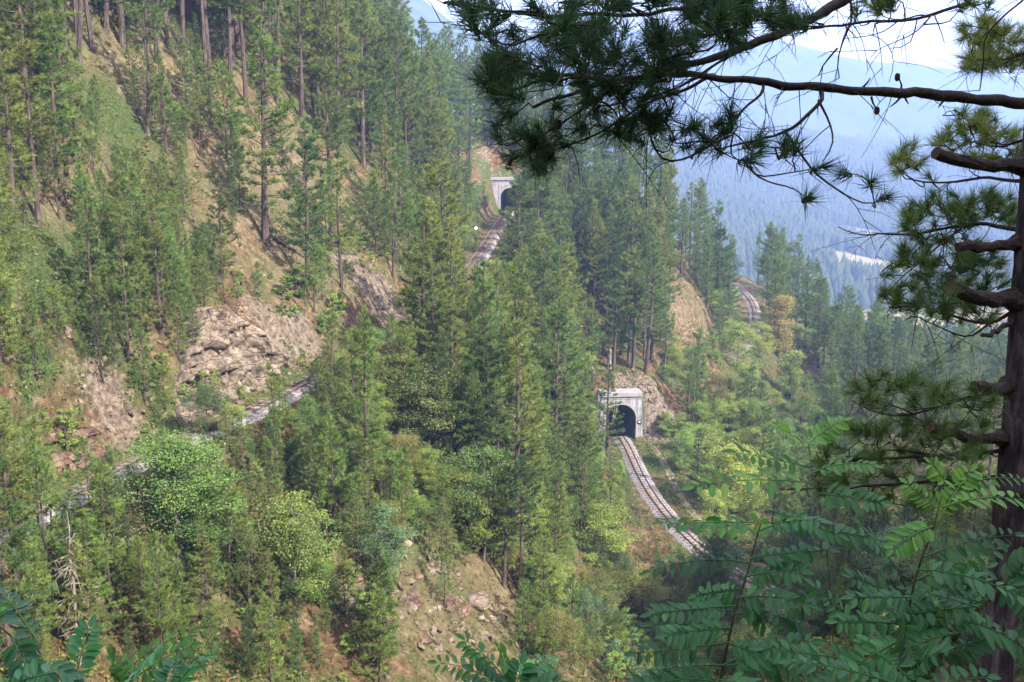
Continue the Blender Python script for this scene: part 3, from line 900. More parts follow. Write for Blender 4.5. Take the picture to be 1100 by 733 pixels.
PINES = [pine_proto(100 + i, 18, c0, w, d, k, dr) for i, (c0, w, d, k, dr) in enumerate([(.26, .19, 1.45, .75, .05), (.36, .18, 1.5, .62, .0), (.18, .20, 1.35, .85, .1), (.32, .165, 1.4, .7, .0), (.10, .21, 1.3, .9, .12), (.45, .175, 1.5, .5, -.05), (.22, .18, 1.4, .68, .03), (.14, .175, 1.4, .8, .05)])]
TALL = [pine_proto(140 + i, 20, c0, w, 1.35, .6, 0, trunk_r=.0125) for i, (c0, w) in enumerate([(.5, .15), (.56, .14), (.45, .155)])]
YOUNG = [pine_proto(160 + i, 8, c0, w, d, .8, -.05, ln=.32, wd=.04, nper=12, trunk_r=.0105, bare=.2) for i, (c0, w, d) in enumerate([(.18, .18, 1.35), (.10, .21, 1.25), (.26, .17, 1.2), (.34, .16, 1.2), (.14, .18, 1.5)])]
BROAD = [broad_proto(200, 9, .32, .17, 80, 13500, .18), broad_proto(201, 9, .28, .165, 70, 12000, .12), broad_proto(202, 11, .34, .17, 105, 18000, .2), broad_proto(203, 9, .24, .16, 66, 11000, .1, True), broad_proto(204, 9, .36, .16, 76, 12500, .3), broad_proto(205, 9, .26, .17, 60, 10500, .22)]
BUSH = [broad_proto(220, 3.2, .42, .2, 22, 1900, .08), broad_proto(221, 3.2, .5, .17, 24, 2000, .05)]
PR = random.Random(77)
# foliage colours (linear)
C_PINE = [(0.130, 0.183, 0.045), (0.108, 0.171, 0.050), (0.149, 0.192, 0.050), (0.092, 0.156, 0.050), (0.159, 0.191, 0.055)]
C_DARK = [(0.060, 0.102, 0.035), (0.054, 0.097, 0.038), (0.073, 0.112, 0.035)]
C_YOUNG = [(0.130, 0.212, 0.050), (0.153, 0.212, 0.054), (0.116, 0.191, 0.055), (0.171, 0.204, 0.060)]
C_LIME = [(0.177, 0.279, 0.053), (0.205, 0.279, 0.058)]
C_BROAD = [(0.142, 0.224, 0.050), (0.116, 0.204, 0.050), (0.179, 0.237, 0.055)]
C_OLIVE = [(.13, .155, .045), (.15, .15, .05)]
C_YEL = [(.25, .22, .065)]
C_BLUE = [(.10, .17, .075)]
PLACED = []     # every tree: empty, pixel of base, kind words, zone

def plant(protos, p, Ht, cols, name, zone, words, label=None, lean=.02, group=None, shape=(1, 1)):
    tr, cr, h0 = protos if isinstance(protos, tuple) else PR.choice(protos)
    cat = {"pine_tree": "tree", "young_pine": "tree", "broadleaf_tree": "tree", "shrub": "shrub"}[name]
    e = thing(name, label, cat, (p[0], p[1], p[2] - .1), PR.uniform(0, 6.28))
    e.rotation_euler.x, e.rotation_euler.y = PR.gauss(0, lean), PR.gauss(0, lean)
    s = Ht / h0
    w = s * PR.uniform(.88, 1.14) * shape[0]
    e.scale = (w, w, s)
    o = obj("trunk", tr, None, e)
    c = obj("crown", cr, None, e)
    col = PR.choice(cols); k = PR.uniform(.85, 1.15); g = PR.uniform(.93, 1.07)
    c.color = (col[0] * k * g, col[1] * k, col[2] * k / g, 1)
    PLACED.append((e, pixel(p), name, zone, words, Ht, label))
    return e

def plant_px(protos, px, py, Ht, cols, name, zone, words, label=None, **k):
    p = hit(px, py)
    if p is None: return None
    if name != "shrub" and grid_at(D_RAIL, p[0], p[1]) < 1.7: p[0] += 2.2; p[2] = float(ground(p[0], p[1]))
    return plant(protos, p, Ht, cols, name, zone, words, label, **k)

def h_for(px, py, top):
    """height of a tree whose foot and top are at these picture heights"""
    p = hit(px, py)
    if p is None: return None
    d = math.hypot(p[0], p[1])
    t = ray(px, top); e = t / math.hypot(t[0], t[1]) * d
    return float(e[2] - p[2])

# pixel boxes that the photograph leaves open (x0, x1, y0, y1, farthest distance that counts)
CLEAR = [(652, 722, 412, 482, 143), (676, 742, 470, 575, 139), (518, 549, 188, 250, 203), (512, 530, 248, 275, 150), (240, 338, 330, 388, 83), (92, 148, 415, 465, 66), (385, 425, 275, 335, 101),
         (435, 545, 612, 690, 75), (730, 762, 300, 350, 185), (795, 815, 308, 334, 245), (265, 325, 165, 280, 107), (112, 205, 95, 150, 88), (205, 235, 170, 235, 96), (142, 160, 484, 496, 64), (214, 230, 450, 461, 67), (268, 284, 431, 445, 71), (316, 328, 405, 415, 77), (30, 75, 250, 300, 74)]
def blocks(p, Ht, w):
    d = p[1]
    bx, by = pixel(p); tx, ty = pixel((p[0], p[1], p[2] + Ht))
    hw = w * F / d
    for x0, x1, y0, y1, far_ in CLEAR:
        if d < far_ and bx + hw > x0 and bx - hw < x1 and ty < y1 and by > y0: return True
    return False

ALLP = []
SHOW = set()
# ---- named trees: foot x, foot y, top y (picture), prototype, colours
pine = lambda i: PINES[i]
young = lambda i: YOUNG[i]
def N(px, py, top, protos, cols, name, label, **k):
    Ht = h_for(px, py, top)
    if Ht is None: return
    e = plant_px(protos, px, py, Ht, cols, name, None, None, label, lean=.01, **k)
    if name == "broadleaf_tree" or label in SHOW:
        w = .3 * (py - top); CLEAR.append((px - w, px + w, top + .15 * (py - top), top + .75 * (py - top), e.location.y - 1))
    ALLP.append(np.array(e.location))
N(239, 300, 190, pine(4), C_DARK, "pine_tree", "bushy dark pine with low branches on the bare ledge above the tan cliff")
N(285, 262, 20, pine(2), C_PINE, "pine_tree", "tall pine with long drooping layered branches beside the dry grass slope", shape=(1.1, 1))
N(330, 312, 130, pine(0), C_PINE, "pine_tree", "slim pine standing alone on the dry slope above the cliff")
N(356, 255, 60, pine(1), C_PINE, "pine_tree", "tall pine with a bare trunk behind the slim slope pine")
N(368, 312, 175, pine(3), C_PINE, "pine_tree", "medium pine just left of the bare pink scree")
N(158, 145, -60, TALL[0], C_PINE, "pine_tree", "thickest dark trunked pine on the upper left slope")
N(465, 420, 215, pine(0), C_PINE, "pine_tree", "tall sparse pine in front of the upper track, left of a close pair")
N(486, 440, 235, pine(3), C_PINE, "pine_tree", "tall pine with a dark trunk, right of the close pair before the upper track")
N(560, 345, 190, pine(1), C_PINE, "pine_tree", "tall straight pine hiding the right side of the upper tunnel", shape=(1.15, 1))
N(578, 350, 185, pine(0), C_PINE, "pine_tree", "broad yellow green pine next to the upper tunnel", shape=(1.2, 1))
N(600, 350, 235, pine(2), C_PINE, "pine_tree", "layered pine with open branches below the spur crest", shape=(1.1, 1))
N(607, 520, 335, pine(4), C_PINE, "pine_tree", "large spreading pine left of the lower tunnel", shape=(1.15, 1))
N(652, 500, 392, pine(2), C_PINE, "pine_tree", "pine whose branches cover the left half of the lower tunnel mouth", shape=(1.35, 1))
N(491, 515, 385, pine(3), C_PINE, "pine_tree", "narrow pine with a bare lower trunk in the middle of the slope")
N(508, 540, 395, pine(1), C_PINE, "pine_tree", "slightly taller narrow pine right of the mid slope twin")
N(541, 632, 500, pine(5), C_DARK, "pine_tree", "round topped dark pine at the edge of the gully, left of two")
N(558, 650, 490, pine(5), C_DARK, "pine_tree", "round topped dark pine at the edge of the gully, right of two")
N(597, 650, 535, pine(1), C_PINE, "pine_tree", "pine with a long bare trunk beside the dark gully")
N(648, 668, 588, pine(4), C_DARK, "pine_tree", "small blackish green conifer beside the lime round bush", shape=(1.25, 1))
N(405, 718, 585, young(1), C_DARK, "young_pine", "dense dark green young pine at the left of the boulder meadow", shape=(1.2, 1))
N(418, 725, 600, young(0), C_YOUNG, "young_pine", "green young pine leaning against the dense dark one by the meadow")
N(474, 618, 535, young(3), C_YOUNG, "young_pine", "thin young pine standing at the top of the dry meadow")
N(478, 655, 595, young(2), C_YOUNG, "young_pine", "tiny slender pine among the meadow boulders")
N(585, 692, 645, young(1), C_YOUNG, "young_pine", "small bright pine at the foot of the reddish meadow edge")
N(558, 708, 655, young(3), C_YOUNG, "young_pine", "little see-through pine at the bottom of the meadow")
N(500, 612, 570, young(4), C_DARK, "young_pine", "low dark young pine left of the round topped pines")
N(748, 528, 460, pine(4), C_DARK, "pine_tree", "dark pointed pine among lime bushes right of the lower track", shape=(1.1, 1))
N(735, 505, 458, BROAD[1], C_LIME, "broadleaf_tree", "lime green tree at the edge of the grassy verge by the lower track", shape=(1.5, 1))
N(785, 555, 470, BROAD[0], C_LIME, "broadleaf_tree", "large lime green locust tree right of the dark pointed pine", shape=(1.25, 1))
N(770, 470, 425, BROAD[1], C_LIME, "broadleaf_tree", "lime tree growing on the bank above the lower track verge", shape=(1.3, 1))
N(836, 385, 312, BROAD[3], C_YEL, "broadleaf_tree", "yellow and orange autumn tree beside the far track curve", shape=(1.3, 1))
N(815, 385, 342, BROAD[1], C_LIME, "broadleaf_tree", "yellow green tree below the far track curve", shape=(1.3, 1))
N(848, 430, 372, BROAD[3], C_LIME, "broadleaf_tree", "bright yellow green tree below the autumn tree", shape=(1.3, 1))
N(690, 665, 608, BROAD[0], [(.19, .22, .055)], "broadleaf_tree", "round lime bush like tree beside the blackish conifer", shape=(1.55, 1))
N(645, 615, 535, BROAD[1], C_LIME, "broadleaf_tree", "bright lime locust tree below the lower tunnel", shape=(1.4, 1))
N(466, 535, 478, BROAD[1], C_LIME, "broadleaf_tree", "bright green broadleaf tree between pines on the middle slope", shape=(1.4, 1))
N(450, 480, 395, BROAD[2], [(.12, .18, .05)], "broadleaf_tree", "soft green broadleaf tree with a leaning crown below the scree", shape=(1.1, 1))
N(412, 618, 535, BROAD[1], C_BLUE, "broadleaf_tree", "bluish green broadleaf tree above the dry meadow", shape=(1.4, 1))
N(350, 430, 372, BROAD[3], C_OLIVE, "broadleaf_tree", "thin yellowish tree overhanging the upper track by the cliff end", shape=(1.2, 1))
N(238, 410, 390, BUSH[0], C_DARK, "shrub", "round dark green bush at the foot of the tan cliff", shape=(1.1, 1))
N(258, 428, 412, BUSH[1], C_LIME, "shrub", "lime green bush beside the upper track below the cliff", shape=(1.3, 1))
N(188, 470, 408, BROAD[0], C_DARK, "broadleaf_tree", "dark green broadleaf tree at the left end of the cliff cutting", shape=(1.1, 1))
N(192, 600, 455, BROAD[2], C_BROAD, "broadleaf_tree", "big spreading locust tree with a dark forked trunk below the track", shape=(1.25, 1))
N(268, 650, 560, BROAD[4], [(.12, .15, .05)], "broadleaf_tree", "rounded grey green tree under the big spreading locust", shape=(1.1, 1))
N(225, 680, 560, pine(4), C_YOUNG, "pine_tree", "wide light green pine below the big spreading locust", shape=(1.25, 1))
N(100, 695, 545, pine(2), C_YOUNG, "pine_tree", "airy wide pine behind the pale dead branches", shape=(1.3, 1))
N(155, 690, 575, pine(7), C_YOUNG, "pine_tree", "light green pine right of the pale dead branches", shape=(1.2, 1))
N(295, 700, 590, pine(4), C_YOUNG, "pine_tree", "green pine at the bottom between the locust and the meadow", shape=(1.1, 1))
N(345, 655, 592, BROAD[5], [(.15, .235, .05)], "broadleaf_tree", "lime green tree at the left edge of the boulder meadow", shape=(1.3, 1))
N(545, 292, 222, pine(3), C_PINE, "pine_tree", "pine standing right beside the upper track before its tunnel")
N(302, 468, 402, young(1), C_YOUNG, "young_pine", "young pine screening the upper track below the right of the cliff", shape=(1.1, 1))
N(342, 455, 380, pine(2), C_PINE, "pine_tree", "half grown pine in front of the right end of the cliff", shape=(1.1, 1))
N(250, 478, 428, BROAD[5], C_BROAD, "broadleaf_tree", "broadleaf tree rising before the upper track left of the cliff foot", shape=(1.1, 1))
N(806, 350, 326, BROAD[3], C_LIME, "broadleaf_tree", "small lime tree at the lower end of the far track curve", shape=(1.2, 1))
N(290, 560, 470, young(1), C_YOUNG, "young_pine", "bushy young pine in front of the upper track, right of the locust", shape=(1.2, 1))
N(365, 540, 405, pine(2), C_YOUNG, "pine_tree", "tall bright young pine in front of the far end of the cliff")
N(395, 560, 330, pine(0), C_YOUNG, "pine_tree", "tall feathery pine rising before the bare scree", shape=(.9, 1))
N(335, 545, 425, young(0), C_YOUNG, "young_pine", "feathery young pine between the upper track and the meadow trees")

N(792, 398, 342, BROAD[0], C_LIME, "broadleaf_tree", "lime tree in front of the near end of the far track curve", shape=(1.2, 1))
N(772, 345, 240, pine(1), C_DARK, "pine_tree", "dark pine on the spur tip just left of the far track curve")
N(782, 350, 268, pine(6), C_PINE, "pine_tree", "shorter pine on the spur tip nearest the far track curve")
CLEAR.append((62, 112, 570, 700, float(hit(86, 716)[1])))
# ---- stands: each polygon (picture) is filled with trees standing on the ground there
def inside(x, y, poly):
    c = False; n = len(poly)
    for i in range(n):
        (x1, y1), (x2, y2) = poly[i], poly[i - 1]
        if (y1 > y) != (y2 > y) and x < (x2 - x1) * (y - y1) / (y2 - y1) + x1: c = not c
    return c

def stand(zone, poly, n, kinds, gap):
    """kinds: (weight, protos, name, colours, height range, crown half width)"""
    xs, ys = [a for a, _ in poly], [b for _, b in poly]
    mine = []; tries = 0
    while len(mine) < n and tries < n * 60:
        tries += 1
        px, py = PR.uniform(min(xs), max(xs)), PR.uniform(min(ys), max(ys))
        if not inside(px, py, poly): continue
        p = hit(px, py)
        if p is None or grid_at(D_RAIL, p[0], p[1]) < 2.6: continue
        if any((p[0] - q[0]) ** 2 + (p[1] - q[1]) ** 2 < gap * gap for q in ALLP): continue
        k = PR.choices(kinds, [a[0] for a in kinds])[0]
        Ht = PR.uniform(*k[4])
        if blocks(p, Ht, k[5] * Ht): 
            k = kinds[-1]; Ht = PR.uniform(*k[4]) * .6
            if blocks(p, Ht, k[5] * Ht): continue
        mine.append(p); ALLP.append(p)
        plant(k[1], p, Ht, k[3], k[2], zone, None)
MATURE = (1, PINES[:4] + PINES[5:], "pine_tree", C_PINE, (14, 20), .13)
MATD = (1, PINES[:4] + PINES[5:], "pine_tree", C_DARK + C_PINE[1:2], (13, 20), .13)
LANKY = (1, TALL, "pine_tree", C_PINE, (16, 21), .1)
MID = (1, PINES, "pine_tree", C_PINE + C_YOUNG, (8, 13), .14)
YNG = (1, YOUNG, "young_pine", C_YOUNG, (4, 9), .13)
YNG2 = (1, YOUNG, "young_pine", C_YOUNG + C_DARK, (2.5, 6), .13)
LIM = (1, BROAD, "broadleaf_tree", C_LIME + C_BROAD, (4, 8), .3)
BRD = (1, BROAD, "broadleaf_tree", C_BROAD + C_OLIVE, (5, 9), .3)
BSH = (1, BUSH, "shrub", C_BROAD + C_LIME[:1], (1.2, 2.8), .45)
w_ = lambda k, w: (w,) + k[1:]
stand("on the upper left slope", [(0, 40), (60, 90), (130, 60), (230, 110), (300, 130), (300, 20), (200, -30), (0, -30)], 96, [w_(LANKY, 3), w_(MATURE, 2), w_(YNG, .5)], 1.32)
stand("on the bank left of the dry slope", [(0, 120), (120, 150), (230, 170), (240, 250), (130, 330), (0, 300)], 63, [w_(MID, 1), w_(LANKY, 1), w_(YNG, 3)], 1.12)
stand("above the reddish rock face", [(0, 300), (130, 330), (230, 270), (225, 350), (120, 400), (0, 420)], 49, [w_(MID, .4), w_(YNG, 3)], 0.91)
stand("in the ridge wood left of the upper tunnel", [(310, 130), (400, 190), (470, 235), (505, 235), (508, 150), (460, 90), (400, 40), (320, 10)], 114, [w_(MATURE, 4), w_(MID, 1), w_(YNG, .4)], 1.68)
stand("on the bank right of the bare scree", [(405, 290), (425, 260), (500, 240), (505, 275), (470, 335), (440, 335)], 23, [w_(MID, 1), w_(YNG, 1)], 1.53)
stand("on the hill behind the upper tunnel", [(500, 60), (508, 140), (540, 175), (620, 180), (680, 225), (720, 250), (690, 190), (600, 120)], 49, [w_(MATD, 1), w_(MATURE, 1)], 2.04)
stand("on the spur between the two tunnels", [(545, 260), (600, 225), (660, 245), (710, 275), (715, 310), (650, 360), (575, 350), (555, 340)], 88, [w_(MATURE, 4), w_(MATD, 2), w_(MID, 1)], 1.78)
stand("on the spur nose above the lower tunnel", [(640, 400), (700, 345), (715, 315), (770, 300), (795, 350), (780, 410), (720, 420), (700, 405)], 49, [w_(MATURE, 2), w_(MID, 2), w_(LIM, .7)], 1.68)
stand("between the upper track and the lower tunnel", [(450, 380), (520, 330), (560, 370), (640, 410), (648, 460), (560, 470), (480, 460), (430, 430)], 69, [w_(MATURE, 2), w_(MID, 3), w_(LIM, .4)], 1.32)
stand("on the slope left of the lower track", [(470, 470), (560, 475), (655, 480), (680, 540), (690, 600), (610, 640), (560, 590), (480, 570)], 75, [w_(MATURE, .7), w_(MID, 4), w_(YNG, 1), w_(LIM, .4)], 1.22)
stand("below the upper track above the meadow", [(300, 450), (420, 430), (470, 480), (470, 570), (400, 610), (330, 580)], 55, [w_(MID, 2), w_(YNG, 3), w_(BRD, .4)], 0.91)
stand("in the young wood at the track's left end", [(0, 480), (60, 560), (130, 520), (240, 480), (300, 470), (300, 560), (160, 600), (0, 640)], 63, [w_(YNG, 4), w_(MID, 1), w_(BRD, .25), w_(YNG2, 1)], 0.86)
stand("beside the dead branches at lower left", [(0, 640), (160, 610), (300, 590), (380, 640), (340, 733), (0, 740)], 49, [w_(YNG, 4), w_(BRD, .35), w_(MID, 1.2), w_(YNG2, 1)], 0.91)
stand("in the hazy wood on the right valley side", [(800, 330), (840, 350), (900, 385), (1000, 410), (1100, 420), (1100, 470), (950, 460), (850, 420)], 108, [w_(MATD, 4), w_(MATURE, 1), w_(LIM, .15)], 2.04)
stand("right of the lower track and verge", [(745, 440), (800, 420), (900, 470), (960, 520), (860, 570), (790, 575), (755, 520)], 63, [w_(LIM, 2), w_(MID, 1.2), w_(BRD, 1)], 1.42)
stand("in the shade below the lower track", [(620, 640), (700, 600), (800, 600), (900, 560), (1080, 560), (1080, 640), (900, 680), (760, 690)], 69, [(1.3, BROAD, "broadleaf_tree", C_DARK + C_BLUE, (4, 8), .3), (1.4, PINES, "pine_tree", C_DARK, (8, 13), .14), w_(YNG, 1)], 1.32)  # shade put into the colours: darker foliage for this stand
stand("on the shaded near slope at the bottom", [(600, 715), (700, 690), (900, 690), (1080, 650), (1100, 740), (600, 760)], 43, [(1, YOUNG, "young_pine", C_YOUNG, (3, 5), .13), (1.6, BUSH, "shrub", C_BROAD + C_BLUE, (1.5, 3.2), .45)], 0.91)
stand("on the bank just below the upper track", [(230, 475), (330, 432), (455, 372), (515, 290), (548, 300), (500, 400), (420, 460), (300, 520)], 68, [w_(MID, 3), w_(YNG, 2), w_(LIM, .4)], 1.30)
stand("on the spur tip before the far curve", [(745, 300), (790, 300), (800, 345), (780, 400), (745, 380)], 20, [w_(MID, 2), w_(LIM, 1)], 1.51)
stand("behind the far track curve", [(800, 290), (830, 300), (860, 330), (830, 345), (818, 320)], 15, [w_(MATD, 2)], 1.72)
stand("on the skyline above the upper tunnel", [(410, 20), (440, 30), (520, 90), (520, 140), (470, 120), (400, 70)], 34, [w_(MATURE, 2), w_(MATD, 1)], 2.24)
stand("at the edge of the upper track", [(20, 565), (150, 497), (280, 445), (340, 412), (350, 428), (280, 468), (150, 520), (20, 590)], 71, [w_(YNG2, 1.3), (.8, BROAD, "broadleaf_tree", C_BROAD + C_LIME, (2.6, 4.2), .3), w_(BSH, 1)], 0.80)
stand("at the foot of the rock faces", [(70, 480), (150, 470), (240, 420), (235, 400), (150, 440), (80, 440)], 21, [w_(YNG2, 1), w_(BSH, 1.6)], 0.96)
stand("on the dry bank of the left slope", [(0, 140), (240, 140), (300, 300), (230, 340), (0, 420)], 68, [w_(YNG, 2.2), w_(YNG2, 1), w_(BSH, .6)], 1.28)
stand("among the trees of the middle slope", [(380, 420), (500, 380), (640, 460), (680, 560), (600, 620), (420, 590)], 40, [w_(LIM, 1), w_(BRD, .6), w_(BSH, 1.2), w_(YNG, 1)], 1.28)
stand("in the lower left thicket", [(0, 560), (140, 560), (380, 540), (390, 640), (340, 740), (0, 740)], 40, [w_(BRD, .35), w_(YNG, 2.4), w_(MID, 1), w_(LIM, .25), w_(BSH, .8)], 1.20)
stand("at the foot of the right valley wood", [(790, 400), (880, 410), (1000, 430), (1080, 460), (1060, 540), (900, 520), (800, 450)], 40, [w_(MID, 1.2), w_(MATD, .8), w_(LIM, .5), w_(BRD, .6)], 1.92)
stand("in the dark hollow at the bottom", [(600, 650), (760, 610), (960, 590), (1080, 600), (1080, 735), (640, 735)], 68, [(1, BROAD, "broadleaf_tree", C_DARK + C_BLUE, (4, 8), .3), (1.6, BUSH, "shrub", C_DARK + C_BLUE, (1.2, 2.8), .45), w_(YNG, 1), w_(YNG2, .6)], 1.20)  # darker foliage colours imitate the shade lying in this hollow
stand("on the bank beside the upper tunnel track", [(498, 205), (519, 200), (527, 248), (512, 290), (490, 305)], 27, [w_(BSH, 1), (1, BROAD, "broadleaf_tree", C_LIME + C_BROAD, (3, 5), .3)], 1.20)
stand("over the broken rock slope", [(70, 330), (230, 330), (345, 300), (350, 370), (240, 350), (160, 430), (90, 470), (40, 460)], 52, [w_(YNG2, 1.2), w_(BSH, 1.2), w_(YNG, .5)], 1.20)
stand("at the left rim of the boulder meadow", [(280, 610), (400, 620), (412, 740), (260, 740)], 26, [w_(YNG, 2), w_(LIM, .5), w_(BSH, .7)], 1.3)
stand("around the dark gully mouth", [(560, 690), (600, 650), (680, 630), (700, 733), (560, 733)], 26, [w_(BRD, 1), w_(BSH, 1.2), w_(YNG, .8)], 1.3)
stand("on the crest of the spur beside the dry bank", [(700, 258), (750, 262), (768, 302), (742, 304), (715, 290)], 14, [w_(MATURE, 1), w_(MID, 1)], 2.2)
stand("between the tall trunks and the cliff", [(0, 150), (110, 130), (240, 190), (250, 290), (130, 340), (0, 400)], 40, [w_(YNG, 3), w_(YNG2, 1)], 1.3)
stand("on the dry slope beside the scree", [(310, 280), (360, 250), (420, 240), (400, 290), (370, 330), (330, 330)], 10, [w_(YNG, 1), w_(MID, .5), w_(BSH, .6)], 1.5)
stand("in front of the cliff end of the upper track", [(215, 480), (345, 420), (400, 400), (400, 420), (345, 450), (230, 505)], 26, [w_(YNG, 2.5), (.5, BROAD, "broadleaf_tree", C_BROAD, (3, 4.5), .3), w_(YNG2, 1)], 1.2)
stand("in the undergrowth of the near slope", [(640, 620), (800, 590), (1080, 580), (1090, 740), (640, 740)], 50, [(2, BUSH, "shrub", C_DARK + C_BLUE, (1.2, 2.6), .45), (.6, BROAD, "broadleaf_tree", C_DARK + C_BLUE, (4, 8), .3), w_(YNG2, .5)], 1.2)  # bush and tree colours darkened in place of the slope's shade
N(508, 302, 266, BROAD[5], C_BROAD, "broadleaf_tree", "green broadleaf tree hiding the upper track below the signal post", shape=(1.3, 1))
N(716, 470, 440, BROAD[1], C_LIME, "broadleaf_tree", "small lime tree at the foot of the rubble by the lower tunnel", shape=(1.2, 1))
N(752, 500, 452, BROAD[4], C_LIME, "broadleaf_tree", "lime tree between the verge and the dark pointed pine", shape=(1.3, 1))
N(805, 520, 455, BROAD[2], C_LIME, "broadleaf_tree", "tall bright green tree at the right end of the lime thicket", shape=(1.2, 1))
N(765, 575, 520, BROAD[5], C_LIME, "broadleaf_tree", "lowest lime tree beside the near end of the lower track", shape=(1.3, 1))
stand("in the lime thicket right of the lower track", [(715, 450), (770, 440), (830, 480), (830, 560), (775, 570), (740, 510)], 26, [(1, BROAD, "broadleaf_tree", C_LIME, (3.5, 6.5), .3), w_(MID, .25)], 1.6)
stand("on the meadow among the stones", [(435, 610), (545, 620), (590, 690), (540, 715), (430, 700)], 16, [(1, BUSH, "shrub", C_BROAD + C_OLIVE, (.5, 1.1), .4)], 1.2)
stand("against the edge of the upper track", [(30, 560), (150, 495), (280, 443), (345, 408), (350, 418), (280, 456), (150, 508), (30, 575)], 60, [(1, BUSH, "shrub", C_BROAD + C_YOUNG, (.8, 2.0), .45)], .8)
stand("on the open ground", [(0, 100), (300, 100), (420, 300), (420, 430), (200, 480), (0, 460)], 43, [w_(YNG2, 1), w_(BSH, 1.4)], 1.02)
stand("around the boulder meadow", [(400, 600), (560, 580), (600, 690), (560, 720), (400, 733)], 17, [w_(BSH, 1), w_(YNG2, .6)], 0.81)
stand("along the lower track", [(690, 470), (760, 470), (800, 590), (720, 600), (640, 480)], 23, [w_(BSH, 1)], 0.62)
KEEP_MAX = 298
def thin_out():
    """the pines that show largest stay objects of their own; the small ones left over stand together as one wood"""
    rest = []
    for nm in ("pine_tree", "young_pine"):
        pines = [r for r in PLACED if r[2] == nm and r[6] is None]
        named = sum(1 for r in PLACED if r[2] == nm and r[6] is not None)
        pines.sort(key=lambda r: -r[5] / r[0].location.y)
        rest += pines[KEEP_MAX - named:]
    VV, FF, TT, CC, MI = [], [], [], [], []
    base = 0
    from_cache = {}
    for r in rest:
        e = r[0]
        M = Matrix.Translation(e.location) @ e.rotation_euler.to_matrix().to_4x4() @ Matrix.Diagonal((*e.scale, 1))
        A = np.array(M)
        for c in list(e.children):
            me = c.data
            if me.name not in from_cache:
                n = len(me.vertices)
                co = np.empty(n * 3, np.float32); me.vertices.foreach_get("co", co); co = co.reshape(-1, 3)
                if c.name.startswith("crown"):
                    t = np.empty(n, np.float32); me.attributes["tint"].data.foreach_get("value", t)
                    tri = co.reshape(-1, 3, 3)[::2].copy(); ctr = tri.mean(1, keepdims=True)
                    tri = ctr + (tri - ctr) * 1.42
                    from_cache[me.name] = (tri.reshape(-1, 3), None, np.repeat(t.reshape(-1, 3)[::2, 0], 3))
                else:
                    me.calc_loop_triangles()
                    f = np.empty(len(me.loop_triangles) * 3, np.int32); me.loop_triangles.foreach_get("vertices", f)
                    from_cache[me.name] = (co, f.reshape(-1, 3), np.full(n, .5, np.float32))
            co, f, t = from_cache[me.name]
            if f is None: f = np.arange(len(co)).reshape(-1, 3)
            V = co @ A[:3, :3].T.astype(np.float32) + A[:3, 3].astype(np.float32)
            VV.append(V); FF.append(f + base); TT.append(t); MI.append(np.full(len(f), 0 if c.name.startswith("crown") else 1, np.int32))
            base += len(V)
            bpy.data.objects.remove(c)
        bpy.data.objects.remove(e)
    if not rest: return
    me = mesh_np("pine_wood", np.concatenate(VV), np.concatenate(FF))
    a = me.attributes.new("tint", 'FLOAT', 'POINT'); a.data.foreach_set("value", np.concatenate(TT).astype(np.float32))
    me.materials.append(M_NEEDLE); me.materials.append(M_PBARK)
    me.polygons.foreach_set("material_index", np.concatenate(MI))
    o = tag(obj("pine_wood", me), kind="stuff")
    o.color = (*C_PINE[1], 1)
    gone = {id(r) for r in rest}
    PLACED[:] = [r for r in PLACED if id(r) not in gone]
    print("REST", len(rest), len(me.polygons))
print("TREES0", len(PLACED), {n: sum(1 for q in PLACED if q[2] == n) for n in ("pine_tree", "young_pine", "broadleaf_tree", "shrub")})
thin_out()
print("TREES", len(PLACED), {n: sum(1 for q in PLACED if q[2] == n) for n in ("pine_tree", "young_pine", "broadleaf_tree", "shrub")})
